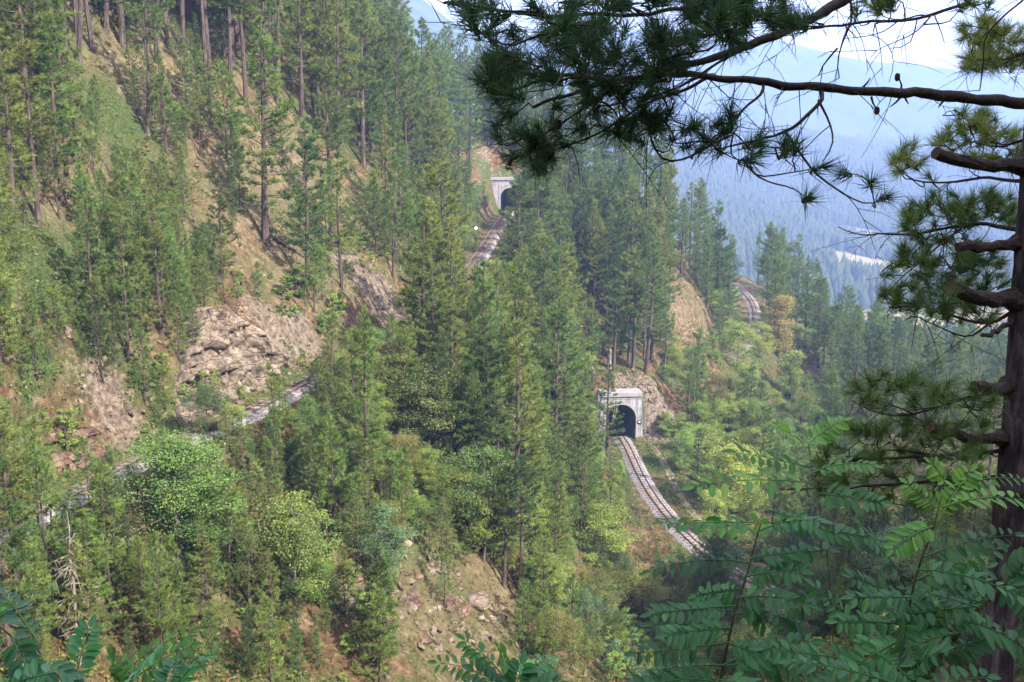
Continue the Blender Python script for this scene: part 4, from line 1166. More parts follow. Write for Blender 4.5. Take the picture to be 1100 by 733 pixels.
# ------------------------------------------------------------------ dead wood
M_DEAD = bark_material("bleached_dead_wood", (.08, .066, .06), (.19, .165, .15), (.30, .27, .25), 5.0)
def dead_trees():
    rng = np.random.default_rng(8)
    p = hit(86, 716)
    Ht = h_for(86, 716, 545)
    t = thing("dead_pine", "bleached dead pine with bare pale branches at the lower left", "dead tree", (p[0], p[1], p[2] - .1))
    mb = MB(); mb.tube([(0.05 * math.sin(z * 2), 0, z) for z in np.linspace(-.2, Ht, 10)], [.11 * (1.05 - i / 9.5) for i in range(10)], 7)
    obj("trunk", mb.mesh("trunk"), M_DEAD, t)
    mb = MB()
    for k in range(34):
        z = rng.uniform(.18, .97) * Ht; a = rng.uniform(0, 6.28); L = rng.uniform(.6, 1.9) * (1.1 - z / Ht * .7)
        d = np.array([math.cos(a), math.sin(a), rng.uniform(-.25, .35)])
        P = [np.array([0, 0, z]) + d * L * s + np.array([0, 0, -.25 * s * s * L]) + rng.normal(size=3) * .05 * s for s in np.linspace(0, 1, 5)]
        mb.tube(P, [.035 * (1.1 - s) for s in np.linspace(0, 1, 5)], 4)
        for _ in range(3):
            i = rng.integers(1, 5); q = P[i] + rng.normal(size=3) * .32
            mb.tube([P[i], (P[i] + q) / 2 + rng.normal(size=3) * .04, q], [.014, .011, .005], 3)
    obj("branches", mb.mesh("branches"), M_DEAD, t)
    p = hit(655, 396)
    if p is not None:
        t = thing("dead_stump", "tall pale dead stump standing above the lower tunnel", "tree stump", (p[0], p[1], p[2] - .2))
        mb = MB(); mb.tube([(rng.normal() * .05, rng.normal() * .05, z) for z in np.linspace(-.2, 3.2, 8)], [.52, .46, .42, .40, .38, .34, .26, .08], 10, .12, rng)
        obj("trunk", mb.mesh("trunk"), M_DEAD, t)
    for px, py, L, a, lab in ((308, 268, 3.2, .5, "dark fallen log on the dry slope above the cliff end"), (150, 168, 2.6, 1.2, "fallen grey trunk on the upper left slope"), (560, 640, 2.4, 2.2, "thin fallen trunk beside the round topped pines")):
        p = hit(px, py)
        if p is None: continue
        d = np.array([math.cos(a), math.sin(a)]) * L / 2
        A, B = p[:2] - d, p[:2] + d
        za, zb = float(ground(*A)) + .12, float(ground(*B)) + .12
        o = thing("fallen_log", lab, "log", (p[0], p[1], p[2]))
        mb = MB(); a3, b3 = np.array([*(A - p[:2]), za - p[2]]), np.array([*(B - p[:2]), zb - p[2]])
        mb.tube([a3 + (b3 - a3) * s + rng.normal(size=3) * .02 for s in np.linspace(0, 1, 6)], [.17, .165, .15, .14, .12, .10], 8, .08, rng)
        obj("trunk", mb.mesh("trunk"), M_PBARK, o)
        mb = MB()
        for _ in range(6):
            s = rng.uniform(.2, 1); q = a3 + (b3 - a3) * s
            mb.tube([q, q + rng.normal(size=3) * .3 + np.array([0, 0, .35])], [.03, .008], 4)
        obj("branch_stubs", mb.mesh("branch_stubs"), M_PBARK, o)
dead_trees()

# ------------------------------------------------------------------ ground cover
def cover_material(name, stops):
    m, nt, b = mat(name)
    at = nt.nodes.new("ShaderNodeAttribute"); at.attribute_name = "tint"
    c = ramp(nt, at.outputs["Fac"], stops).outputs[0]
    nt.links.new(c, b.inputs["Base Color"])
    tr = nt.nodes.new("ShaderNodeBsdfTranslucent"); nt.links.new(c, tr.inputs["Color"])
    ms = nt.nodes.new("ShaderNodeMixShader"); ms.inputs[0].default_value = .35
    nt.links.new(b.outputs[0], ms.inputs[1]); nt.links.new(tr.outputs[0], ms.inputs[2])
    nt.links.new(ms.outputs[0], nt.nodes["Material Output"].inputs["Surface"])
    return m
def scatter(n, seed, box, minrail):
    rng = np.random.default_rng(seed)
    x, y = rng.uniform(box[0], box[1], n), rng.uniform(box[2], box[3], n)
    rock, rail = grid_at(ROCK, x, y), grid_at(D_RAIL, x, y)
    z = ground(x, y)
    ctr = np.stack([x, y, z], 1)
    px, py = PW / 2 + F * x / (y * math.cos(PITCH) - z * math.sin(PITCH)), PH / 2 - F * (y * math.sin(PITCH) + z * math.cos(PITCH)) / (y * math.cos(PITCH) - z * math.sin(PITCH))
    k = (rail > minrail) & (rng.random(n) > rock * 1.3) & (px > -60) & (px < PW + 60) & (py < PH + 60) & (py > -40)
    return ctr[k], rng
def ground_cover():
    P, rng = scatter(120000, 31, (-62, 75, 38, 190), 1.7)
    P = P[fbm(P[:, 0] / 7, P[:, 1] / 7, 41, 3) > -.28]
    dry = np.clip(.5 + 1.1 * fbm(P[:, 0] / 9, P[:, 1] / 9, 55, 3) + .5 * grid_at(DRY, P[:, 0], P[:, 1]) - .7 * grid_at(GREEN, P[:, 0], P[:, 1]), 0, 1)
    lv = Leaves(rng)
    sc = 1.0
    lv.tufts(P - [0, 0, .04], np.tile([0, 0, 1.0], (len(P), 1)), 5, .40, .05, .45, np.clip(dry + rng.normal(size=len(P)) * .16, 0, 1))
    tag(obj("grass", lv.mesh("grass"), cover_material("grass_blades", [(0.0, (.055, .10, .025)), (0.4, (.10, .135, .036)), (0.68, (.19, .16, .065)), (1.0, (.32, .25, .125))])), kind="stuff")
    P, rng = scatter(26000, 37, (-62, 85, 30, 190), 1.9)
    dens = fbm(P[:, 0] / 8, P[:, 1] / 8, 71, 3) + .25 * grid_at(GREEN, P[:, 0], P[:, 1]) - .35 * grid_at(DRY, P[:, 0], P[:, 1])
    P = P[dens > -.2]
    m = 16
    size = rng.uniform(.25, .75, len(P))
    C = np.repeat(P, m, 0) + rng.normal(size=(len(P) * m, 3)) * np.repeat(size, m)[:, None] * np.array([.6, .6, .45])
    C[:, 2] = np.maximum(C[:, 2], ground(C[:, 0], C[:, 1])) + np.repeat(size, m) * .35
    tint = np.repeat(np.clip(.45 + .6 * fbm(P[:, 0] / 5, P[:, 1] / 5, 91, 2) + rng.normal(size=len(P)) * .2, 0, 1), m)
    lv = Leaves(rng)
    lv.cards(C, np.tile([0, 0, 1.0], (len(C), 1)), .26, .15, np.clip(tint + rng.normal(size=len(C)) * .1, 0, 1))
    tag(obj("undergrowth", lv.mesh("undergrowth"), cover_material("undergrowth_leaves", [(0.0, (.04, .075, .022)), (0.35, (.08, .135, .03)), (0.62, (.15, .19, .045)), (0.85, (.19, .14, .05)), (1.0, (.19, .09, .05))])), kind="stuff")
ground_cover()

# ------------------------------------------------------------------ woods far off on the mountain side
def far_wood():
    rng = np.random.default_rng(19)
    T, tint = [], []
    n = 90000
    x, y = rng.uniform(60, 1350, n), rng.uniform(520, 2900, n)
    keep = (rng.random(n) < np.clip(1.25 - (y - 500) / 3500, .3, 1)) & (x / y < .56) & (x / y > .02)
    x, y = x[keep], y[keep]
    z = far_ground(x, y)
    fieldness = clearing(x, y)
    clump = fbm(x / 90, y / 90, 66, 3)
    k = (fieldness < .4) | (clump > .42)
    x, y, z = x[k], y[k], z[k]
    m = len(x)
    h = rng.uniform(9, 19, m); r = h * rng.uniform(.16, .26, m)
    a0 = rng.uniform(0, 6.28, m)
    V, Fc = [], []
    S = 7
    for lev, (rr, zz) in enumerate(((.8, .06), (1.0, .30), (.62, .68))):
        for s in range(S):
            a = a0 + 6.283 * s / S
            jit = rng.uniform(.55, 1.35, m)
            V.append(np.stack([x + np.cos(a) * r * rr * jit, y + np.sin(a) * r * rr * jit, z + h * zz * rng.uniform(.75, 1.2, m)], 1))
    V.append(np.stack([x, y, z + h], 1))
    V = np.stack(V, 1)                                   # m, 13, 3
    base = np.arange(m)[:, None] * 22
    fs = []
    for s in range(S):
        t = (s + 1) % S
        fs += [base + np.array([[s, t, S + t]]), base + np.array([[s, S + t, S + s]]), base + np.array([[S + s, S + t, 2 * S + t]]), base + np.array([[S + s, 2 * S + t, 2 * S + s]]), base + np.array([[2 * S + s, 2 * S + t, 21]])]
    me = mesh_np("far_wood", V.reshape(-1, 3), np.concatenate(fs, 0))
    at = me.attributes.new("tint", 'FLOAT', 'POINT'); at.data.foreach_set("value", np.repeat(rng.random(m), 22).astype(np.float32))
    tag(obj("far_wood", me, cover_material("far_trees", [(0, (.04, .06, .024)), (.7, (.055, .075, .028)), (1, (.07, .085, .03))])), kind="stuff")
far_wood()
# ------------------------------------------------------------------ the pine we stand beside
FR = np.random.default_rng(2024)
M_FBARK = bark_material("old_pine_bark", (.018, .014, .019), (.058, .048, .060), (.17, .145, .165), 16.0)
M_BOUGH = simple_mat("bough_bark", [(0.3, (.014, .011, .012)), (0.55, (.042, .032, .034)), (0.75, (.10, .078, .078))], 40.0, 0.9, 0.01)
M_TWIG = bark_material("dark_twig", (.012, .009, .009), (.03, .022, .02), (.06, .045, .04), 30.0)
M_CUT = simple_mat("sawn_wood", [(0.3, (.03, .018, .015)), (0.7, (.065, .04, .032))], 20.0, 0.8, 0.004)

def poly3(pp, n=8):
    """(px, py, Y) corners to a smooth 3-D line"""
    return resample([at_y(*q) for q in pp], .06)

def foreground_pine():
    tp = [(1062, 900, 7.0), (1066, 800, 7.0), (1070, 733, 7.0), (1082, 600, 7.0), (1094, 430, 7.0), (1104, 300, 7.0), (1112, 170, 7.0), (1119, 40, 7.0), (1128, -120, 7.05), (1140, -330, 7.1), (1150, -560, 7.2)]
    P = [at_y(*q) for q in tp]
    foot = P[0].copy(); foot[2] = float(ground(foot[0], foot[1])) - .2
    P = [foot] + P
    L = resample(P, .05)
    root = np.array([foot[0], foot[1], foot[2] + .2])
    t = thing("foreground_pine", "dark rough barked pine close by on the right, branches spreading across the top", "tree", tuple(root))
    # trunk with plated bark
    n = 40
    rows = len(L)
    ang = np.linspace(0, 2 * math.pi, n, endpoint=False)
    A, S = np.meshgrid(ang, np.arange(rows) * .05)
    zt = L[:, 2][:, None]
    r = (.145 - .0085 * (L[:, 2] - L[0, 2]))[:, None].clip(.05) * np.ones_like(A)
    ridge = abs(vnoise(np.cos(A) * 3.2 + 9, np.sin(A) * 3.2 + S * 1.1, 5)) + abs(vnoise(np.cos(A) * 6 + 3, np.sin(A) * 6 + S * 2.6, 15)) * .6
    plate = np.floor(vnoise(np.cos(A) * 5, np.sin(A) * 5 + S * 3.3, 7) * 5) / 5
    r = r * (1 + .34 * (ridge - .25) + .14 * plate)
    ctr = L - root
    V = np.stack([ctr[:, 0][:, None] + np.cos(A) * r, ctr[:, 1][:, None] + np.sin(A) * r, ctr[:, 2][:, None] + 0 * r], -1)
    i = np.arange(rows * n).reshape(rows, n)
    q = np.stack([i[:-1], np.roll(i[:-1], -1, 1), np.roll(i[1:], -1, 1), i[1:]], -1).reshape(-1, 4)
    obj("trunk", mesh_np("trunk", V.reshape(-1, 3), q), M_FBARK, t)

    # sawn and snapped stubs
    def stub(pp, r0, r1, lab=None):
        Q = np.array([at_y(*a) for a in pp]) - root
        mb = MB(); k = 10
        S = [Q[0] + (Q[-1] - Q[0]) * s + FR.normal(size=3) * .007 + np.array([0, 0, -.03 * math.sin(3.14 * s)]) for s in np.linspace(0, 1, k)]
        mb.tube(S, [(r0 + (r1 - r0) * s ** .7) * (1 + .75 * max(0, 1 - s * 4) ** 2) for s in np.linspace(0, 1, k)], 12, .13, FR)
        me = mb.mesh("stub_branch"); me.materials.append(M_BOUGH); me.materials.append(M_CUT)
        me.polygons[len(me.polygons) - 1].material_index = 1
        o = obj("stub_branch", me, None, t)
        if lab: o["label"] = lab
    stub([(1100, 178, 7.0), (1004, 165, 6.7)], .045, .037, "long sawn off branch")
    stub([(1094, 260, 7.0), (1028, 263, 6.8)], .036, .030)
    stub([(1092, 322, 7.0), (1022, 309, 6.7)], .055, .045)
    stub([(1090, 338, 7.0), (1056, 362, 6.7)], .022, .013)
    stub([(1084, 414, 7.0), (1050, 415, 6.6)], .042, .038)
    stub([(1080, 471, 7.0), (998, 459, 6.6)], .040, .030)

    allseg = []
    def needles(parent, C, D, n, ln, spread, col, wd=.0044):
        lv = Leaves(FR)
        # bundles sit along the last centimetres of each twig
        off = np.repeat(np.array(C), 4, 0) - np.repeat(np.array(D), 4, 0) * np.tile([0, .02, .04, .062], len(C))[:, None]
        lv.tufts(off, np.repeat(np.array(D), 4, 0), n // 4, ln, wd, spread)
        o = obj("needles", lv.mesh("needles"), M_NEEDLE, parent)
        o.color = (*col, 1)
    def bough(lines, polys, ntuft, col, ydep, ln=.125, n=88, r0=.02, extra=(), twig=.0042, bare=10):
        """lines: list of (corner list, start radius, end radius); polys: areas (picture) where tufts hang; each tuft gets a twig back to the wood"""
        mb = MB(); pts = []
        for pp, ra, rb in lines:
            Q = poly3(pp)
            kn = np.stack([fbm(np.arange(len(Q)) * .35 + 31 * len(pts), np.full(len(Q), k * 7.7), 3 + k, 2) for k in range(3)], 1) * (.022 if ra > .013 else .006)
            Q = Q + kn
            rr = np.linspace(ra, rb, len(Q)) * (1 + .18 * vnoise(np.arange(len(Q)) * .9, np.zeros(len(Q)), 5))
            mb.tube(Q - root, rr, 9 if ra > .012 else 6, .08 if ra > .012 else 0, FR)
            pts.append(Q)
        # fine bare twigs, drooping and curling
        allp = np.concatenate(pts)
        for _ in range(bare):
            a = allp[FR.integers(len(allp) // 12, len(allp))]
            L = FR.uniform(.12, .42); d = FR.normal(size=3) * np.array([1, .7, .5]) + np.array([-.5, -.2, -.55]); d /= np.linalg.norm(d)
            c = FR.normal(size=3) * .5
            T = np.array([a + d * L * s + (c * s * s + np.array([0, 0, -.35 * s * s])) * L * .6 for s in np.linspace(0, 1, 7)])
            mb.tube(T - root, np.linspace(.0034, .0014, 7), 4, .2, FR, caps=False)
            for _k in range(2):
                q = T[FR.integers(2, 6)]; e = d + FR.normal(size=3) * .8
                mb.tube([q - root, q + e * L * .2 - root, q + e * L * .34 + np.array([0, 0, -.03]) - root], [.0022, .0017, .001], 4, caps=False)
        C, D = [], []
        targets = list(extra)
        tot = sum(w for _, w in polys) or 1
        for poly, w in polys:
            xs, ys = [a for a, _ in poly], [b for _, b in poly]
            k = 0
            while k < ntuft * w / tot:
                x, y = FR.uniform(min(xs), max(xs)), FR.uniform(min(ys), max(ys))
                if inside(x, y, poly): targets.append((x, y)); k += 1
        order = sorted(range(len(targets)), key=lambda j: np.min(np.linalg.norm(allp - at_y(*targets[j], ydep), axis=1)))
        for j in order:
            x, y = targets[j]
            Y = ydep + FR.normal() * .35
            p = at_y(x, y, Y)
            d2 = np.linalg.norm(allp - p, axis=1)
            a = allp[np.argmin(d2)]
            dist = float(d2.min())
            if dist > .9: 
                p = a + (p - a) * (.9 / dist) if dist > 1.3 else p
            mid = (a + p) / 2 + np.array([FR.normal() * .05, FR.normal() * .05, -.12 * dist + FR.normal() * .03])
            T = np.array([a, a * .55 + mid * .45 + FR.normal(size=3) * .012, mid, mid * .45 + p * .55 + FR.normal(size=3) * .015, p])
            T = resample(T, .05)
            if len(T) < 2: continue
            mb.tube(T - root, np.linspace(twig * 1.25, twig * .6, len(T)), 5, .12, FR, caps=False)
            allp = np.vstack([allp, T[len(T) // 3:]])
            d = T[-1] - T[-2]; d = d / np.linalg.norm(d) * .8 + np.array([0, 0, .35]) + FR.normal(size=3) * .25
            C.append(p - root); D.append(d / np.linalg.norm(d))
        o = obj("branch", mb.mesh("branch", True), M_BOUGH, t)
        if C: needles(o, C, D, n, ln, .62, col)
        return o
    dark, mid_, lit = (.030, .075, .042), (.085, .155, .055), (.15, .21, .07)  # needle colours with each bough's shade and sunlight put in
    # the long bough crossing the picture
    bough([([(1112, 112, 7.0), (1060, 107, 6.8), (1000, 101, 6.6), (940, 98, 6.4), (880, 95, 6.2), (820, 88, 6.0), (770, 84, 5.8), (720, 79, 5.6), (680, 84, 5.4), (640, 92, 5.3), (600, 104, 5.2), (565, 118, 5.1)], .040, .008),
           ([(884, 97, 6.2), (884, 106, 6.1), (866, 125, 6.0), (840, 145, 5.9), (818, 148, 5.9), (795, 154, 5.8), (770, 163, 5.8)], .014, .004),
           ([(879, 108, 6.1), (893, 135, 6.0), (896, 156, 5.9), (881, 178, 5.9)], .008, .003),
           ([(845, 143, 5.9), (861, 168, 5.9), (876, 187, 5.8), (892, 199, 5.8), (912, 212, 5.8), (934, 221, 5.7), (950, 213, 5.7)], .008, .0035),
           ([(820, 90, 6.0), (820, 102, 5.9), (797, 117, 5.8), (777, 143, 5.7), (752, 165, 5.7), (718, 176, 5.6), (703, 163, 5.6), (694, 134, 5.6), (688, 108, 5.5)], .009, .004),
           ([(760, 84, 5.8), (735, 98, 5.7), (700, 108, 5.6), (672, 125, 5.5), (640, 146, 5.4), (600, 160, 5.3)], .011, .004),
           ([(700, 82, 5.5), (650, 100, 5.3), (610, 128, 5.2), (575, 150, 5.1), (556, 172, 5.1)], .010, .003)],
          [([(520, 140), (560, 110), (620, 100), (640, 120), (620, 160), (585, 185), (535, 180)], 25), ([(630, 95), (720, 90), (720, 125), (680, 160), (640, 140)], 26), ([(690, 115), (790, 120), (780, 165), (700, 160)], 9), ([(790, 145), (860, 150), (850, 178), (800, 175)], 7)], 84, dark, 5.4,
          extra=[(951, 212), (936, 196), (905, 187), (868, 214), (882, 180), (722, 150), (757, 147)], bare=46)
    # the thick dark bough that comes down from above
    bough([([(1125, -160, 7.0), (1040, -90, 6.6), (960, -35, 6.2), (912, -4, 6.0), (870, 22, 5.8), (820, 44, 5.6), (770, 61, 5.4), (720, 74, 5.2), (690, 84, 5.1), (650, 88, 5.0), (612, 80, 4.9), (575, 90, 4.8), (540, 102, 4.7)], .05, .006),
           ([(820, 44, 5.6), (775, 64, 5.5), (735, 92, 5.4), (700, 104, 5.3), (684, 108, 5.3)], .010, .004),
           ([(912, -4, 6.0), (917, 20, 5.9), (902, 51, 5.9), (899, 77, 5.9), (905, 93, 5.9)], .007, .003),
           ([(900, 52, 5.9), (880, 74, 5.9), (877, 90, 5.9)], .006, .003),
           ([(700, 80, 5.1), (716, 62, 5.0), (719, 41, 5.0)], .008, .004),
           ([(870, 24, 5.8), (830, 18, 5.5), (790, 12, 5.3), (752, 18, 5.2)], .012, .004)],
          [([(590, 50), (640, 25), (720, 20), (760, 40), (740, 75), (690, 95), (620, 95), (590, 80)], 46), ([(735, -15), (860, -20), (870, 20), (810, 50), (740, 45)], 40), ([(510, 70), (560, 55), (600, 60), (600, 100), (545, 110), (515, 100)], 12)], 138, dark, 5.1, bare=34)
    # slender branches along the top edge
    bough([([(1125, -100, 7.0), (1049, -2, 6.4), (1006, 15, 6.2), (963, 25, 6.1), (917, 23, 6.0), (880, 31, 5.9), (838, 34, 5.8)], .016, .005),
           ([(1003, 14, 6.2), (985, 35, 6.1), (962, 45, 6.1), (940, 54, 6.0), (930, 70, 6.0)], .005, .002), ([(985, 22, 6.1), (978, 50, 6.1), (955, 52, 6.1)], .004, .002),
           ([(1003, 14, 6.2), (1010, 32, 6.2), (1016, 54, 6.2)], .004, .002), ([(963, 25, 6.1), (945, 38, 6.0), (900, 42, 6.0)], .004, .002),
           ([(1110, -12, 6.6), (1100, 0, 6.5), (1075, 20, 6.4), (1057, 41, 6.4), (1057, 64, 6.4), (1051, 103, 6.5)], .008, .003),
           ([(940, 26, 6.0), (936, 44, 6.0)], .004, .002), ([(905, 25, 6.0), (921, 42, 6.0)], .004, .002)],
          [([(905, -15), (975, -12), (965, 5), (920, 14)], 9), ([(1020, -15), (1070, -15), (1070, 8), (1025, 5)], 5)], 14, mid_, 6.1)
    bough([([(1125, -200, 7.0), (900, -60, 5.6), (800, -5, 5.0), (752, 4, 4.9), (718, 11, 4.8), (690, 17, 4.7), (642, 16, 4.7), (604, 20, 4.6), (550, 14, 4.5), (515, 8, 4.5), (482, 3, 4.4)], .026, .005),
           ([(515, 8, 4.5), (500, 20, 4.5), (510, 30, 4.5), (528, 44, 4.5), (550, 49, 4.5)], .006, .003), ([(548, 15, 4.5), (528, 32, 4.5), (505, 40, 4.5)], .004, .002), ([(604, 20, 4.6), (580, 40, 4.5), (540, 50, 4.5), (532, 66, 4.5), (552, 76, 4.5)], .006, .003),
           ([(690, 17, 4.7), (660, -5, 4.6), (640, -20, 4.6)], .006, .003), ([(642, 16, 4.7), (668, 8, 4.7)], .004, .002)],
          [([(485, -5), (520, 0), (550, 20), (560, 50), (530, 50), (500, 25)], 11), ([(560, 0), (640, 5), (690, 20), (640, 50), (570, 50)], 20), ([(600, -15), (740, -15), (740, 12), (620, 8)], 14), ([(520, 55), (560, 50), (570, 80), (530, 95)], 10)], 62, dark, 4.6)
    # live branches low on the trunk
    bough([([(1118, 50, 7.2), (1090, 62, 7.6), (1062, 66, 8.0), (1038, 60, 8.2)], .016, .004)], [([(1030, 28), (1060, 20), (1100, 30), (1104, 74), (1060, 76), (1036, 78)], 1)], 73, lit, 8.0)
    bough([([(1106, 196, 7.0), (1060, 190, 7.3), (1020, 196, 7.5), (985, 196, 7.6), (962, 180, 7.7)], .014, .004), ([(1100, 150, 7.1), (1070, 160, 7.5), (1040, 150, 7.8)], .01, .004)],
          [([(955, 160), (985, 155), (1000, 190), (960, 195)], 8), ([(1000, 160), (1035, 118), (1075, 125), (1100, 140), (1100, 180), (1040, 178)], 34)], 67, lit, 7.7)
    bough([([(1100, 248, 7.0), (1060, 240, 7.3), (1020, 243, 7.5), (985, 252, 7.6), (958, 252, 7.7), (925, 252, 7.7), (902, 246, 7.7), (898, 238, 7.7)], .018, .003), ([(1040, 240, 7.4), (1010, 262, 7.4), (985, 285, 7.3), (965, 300, 7.3), (953, 315, 7.3)], .009, .003)],
          [([(955, 235), (985, 215), (1010, 206), (1050, 205), (1095, 205), (1092, 240), (1010, 250), (960, 255)], 34), ([(965, 265), (1010, 252), (1085, 262), (1085, 300), (1020, 310), (950, 330), (945, 318)], 40)], 128, mid_, 7.5)
    bough([([(1096, 330, 7.0), (1060, 352, 7.2), (1025, 338, 7.4), (990, 328, 7.5), (950, 330, 7.6)], .014, .004), ([(1060, 350, 7.2), (1040, 365, 7.2), (1010, 352, 7.2), (985, 340, 7.2)], .008, .003)], [([(948, 315), (1000, 300), (1080, 305), (1075, 345), (1030, 350), (980, 338)], 1)], 42, mid_, 7.4)
    bough([([(1084, 420, 7.0), (1040, 427, 6.9), (1005, 438, 6.9), (975, 447, 6.8), (940, 445, 6.8), (912, 428, 6.8)], .013, .004), ([(985, 446, 6.8), (950, 432, 6.8), (925, 425, 6.8)], .006, .003)], [([(908, 418), (950, 398), (985, 405), (1030, 415), (1070, 420), (1072, 455), (1000, 462), (940, 440)], 1)], 49, mid_, 7.0)
    bough([([(1080, 484, 7.0), (1040, 488, 6.9), (1000, 489, 6.9), (950, 493, 6.8), (900, 494, 6.8), (875, 505, 6.8)], .016, .004), ([(1000, 489, 6.9), (960, 482, 6.9), (930, 488, 6.8)], .008, .003)], [([(880, 470), (930, 450), (1000, 455), (1068, 462), (1068, 490), (960, 500), (880, 500)], 1)], 51, mid_, 7.0)
    bough([([(1078, 512, 7.0), (1030, 515, 6.9), (980, 518, 6.9), (930, 523, 6.8), (885, 524, 6.8), (838, 526, 6.8)], .016, .004), ([(940, 522, 6.8), (934, 535, 6.8), (938, 545, 6.8)], .007, .004)], [([(870, 500), (960, 505), (1060, 500), (1060, 545), (950, 548), (870, 530)], 1)], 46, mid_, 7.0)
    # bare snags on the long bough, with a hanging cone
    mb = MB()
    for a, b in (((968, 97, 6.5), (965, 82, 6.5)), ((968, 104, 6.5), (956, 115, 6.5)), ((972, 104, 6.5), (976, 112, 6.5)), ((1014, 108, 6.6), (1008, 116, 6.6)), ((936, 104, 6.4), (941, 116, 6.4)), ((925, 96, 6.4), (935, 84, 6.4))):
        A, B = at_y(*a) - root, at_y(*b) - root
        mb.tube([A, (A + B) / 2 + FR.normal(size=3) * .008, B], [.008, .006, .003], 5)
    obj("snag_twigs", mb.mesh("snag_twigs"), M_TWIG, t)
    for c in ((942, 119, 6.4), (964, 83, 6.5), (600, 134, 5.1)):
        bm = bmesh.new(); bmesh.ops.create_icosphere(bm, subdivisions=3, radius=.016)
        for v in bm.verts:
            v.co.z *= 1.5; v.co *= 1 + .22 * math.sin(v.co.z * 420) * math.cos(math.atan2(v.co.y, v.co.x) * 6)
        me = bpy.data.meshes.new("cone"); bm.to_mesh(me); bm.free()
        o = obj("cone", me, M_TWIG, t); o.location = at_y(*c) - root
foreground_pine()

# ------------------------------------------------------------------ locust saplings
M_LOCUST = leaf_material("locust_leaflets", 0.5, 0.5, 0.35)
M_STEM = bark_material("young_stem", (.05, .055, .025), (.10, .10, .045), (.16, .15, .07), 20.0)
def leaflet(mb, tints, c, d, nrm, L, W, tint):
    """an oval leaflet with a folded midrib"""
    w = np.cross(nrm, d); w /= np.linalg.norm(w) + 1e-9
    prof = [(.02, 0.04), (.16, .34), (.38, .5), (.62, .48), (.84, .30), (.96, .10)]
    vs = [c + d * L * s - nrm * L * .10 * s * s for s, _ in prof]
    le = [c + d * L * s + w * W * k + nrm * W * .30 * k - nrm * L * .10 * s * s for s, k in prof]
    ri = [c + d * L * s - w * W * k + nrm * W * .30 * k - nrm * L * .10 * s * s for s, k in prof]
    n = len(prof)
    fs = []
    for i in range(n - 1):
        fs += [(i, i + 1, n + i + 1, n + i), (i, 2 * n + i, 2 * n + i + 1, i + 1)]
    mb.add(vs + le + ri, fs)
    tints.extend([min(1, tint + .2)] * n + [tint - .05] * (2 * n) if FR.random() > .012 else [1.6] * (3 * n))
def compound_leaf(mb, tints, stems, A, B, sag, npair, lf, face):
    """rachis from A to B with opposite leaflets and one at the tip"""
    A, B = np.array(A), np.array(B)
    L = np.linalg.norm(B - A)
    P = [A + (B - A) * s + np.array([0, 0, sag * L * 4 * s * (1 - s)]) for s in np.linspace(0, 1, 9)]
    stems.tube(P, [.0022 * (1.2 - .8 * s) for s in np.linspace(0, 1, 9)], 4)
    P = np.array(P)
    base_t = FR.uniform(.2, .8)
    for j in range(npair):
        s = .16 + .8 * j / max(1, npair - 1)
        p = np.array([np.interp(s, np.linspace(0, 1, 9), P[:, k]) for k in range(3)])
        i = min(int(s * 8), 7); d = P[i + 1] - P[i]; d /= np.linalg.norm(d)
        side = np.cross(face, d); side /= np.linalg.norm(side)
        nrm = np.cross(d, side)
        for sg in (-1, 1):
            if FR.random() < .04: continue
            q = side * sg * .86 + d * FR.uniform(.30, .55) + nrm * FR.normal() * .16 + np.array([0, 0, -.12])
            q /= np.linalg.norm(q)
            nn = nrm + FR.normal(size=3) * .36; nn -= q * nn.dot(q); nn /= np.linalg.norm(nn)
            k = (.78 + .4 * math.sin(math.pi * (.15 + .75 * s))) * FR.uniform(.72, 1.18)
            leaflet(mb, tints, p + side * sg * .003, q, nn, lf * k, lf * .43 * k, np.clip(base_t + FR.normal() * .13, 0, 1))
    d = P[-1] - P[-2]; d /= np.linalg.norm(d)
    side = np.cross(face, d); side /= np.linalg.norm(side); nn = np.cross(d, side)
    leaflet(mb, tints, P[-1], d, nn, lf * .95, lf * .42, base_t)
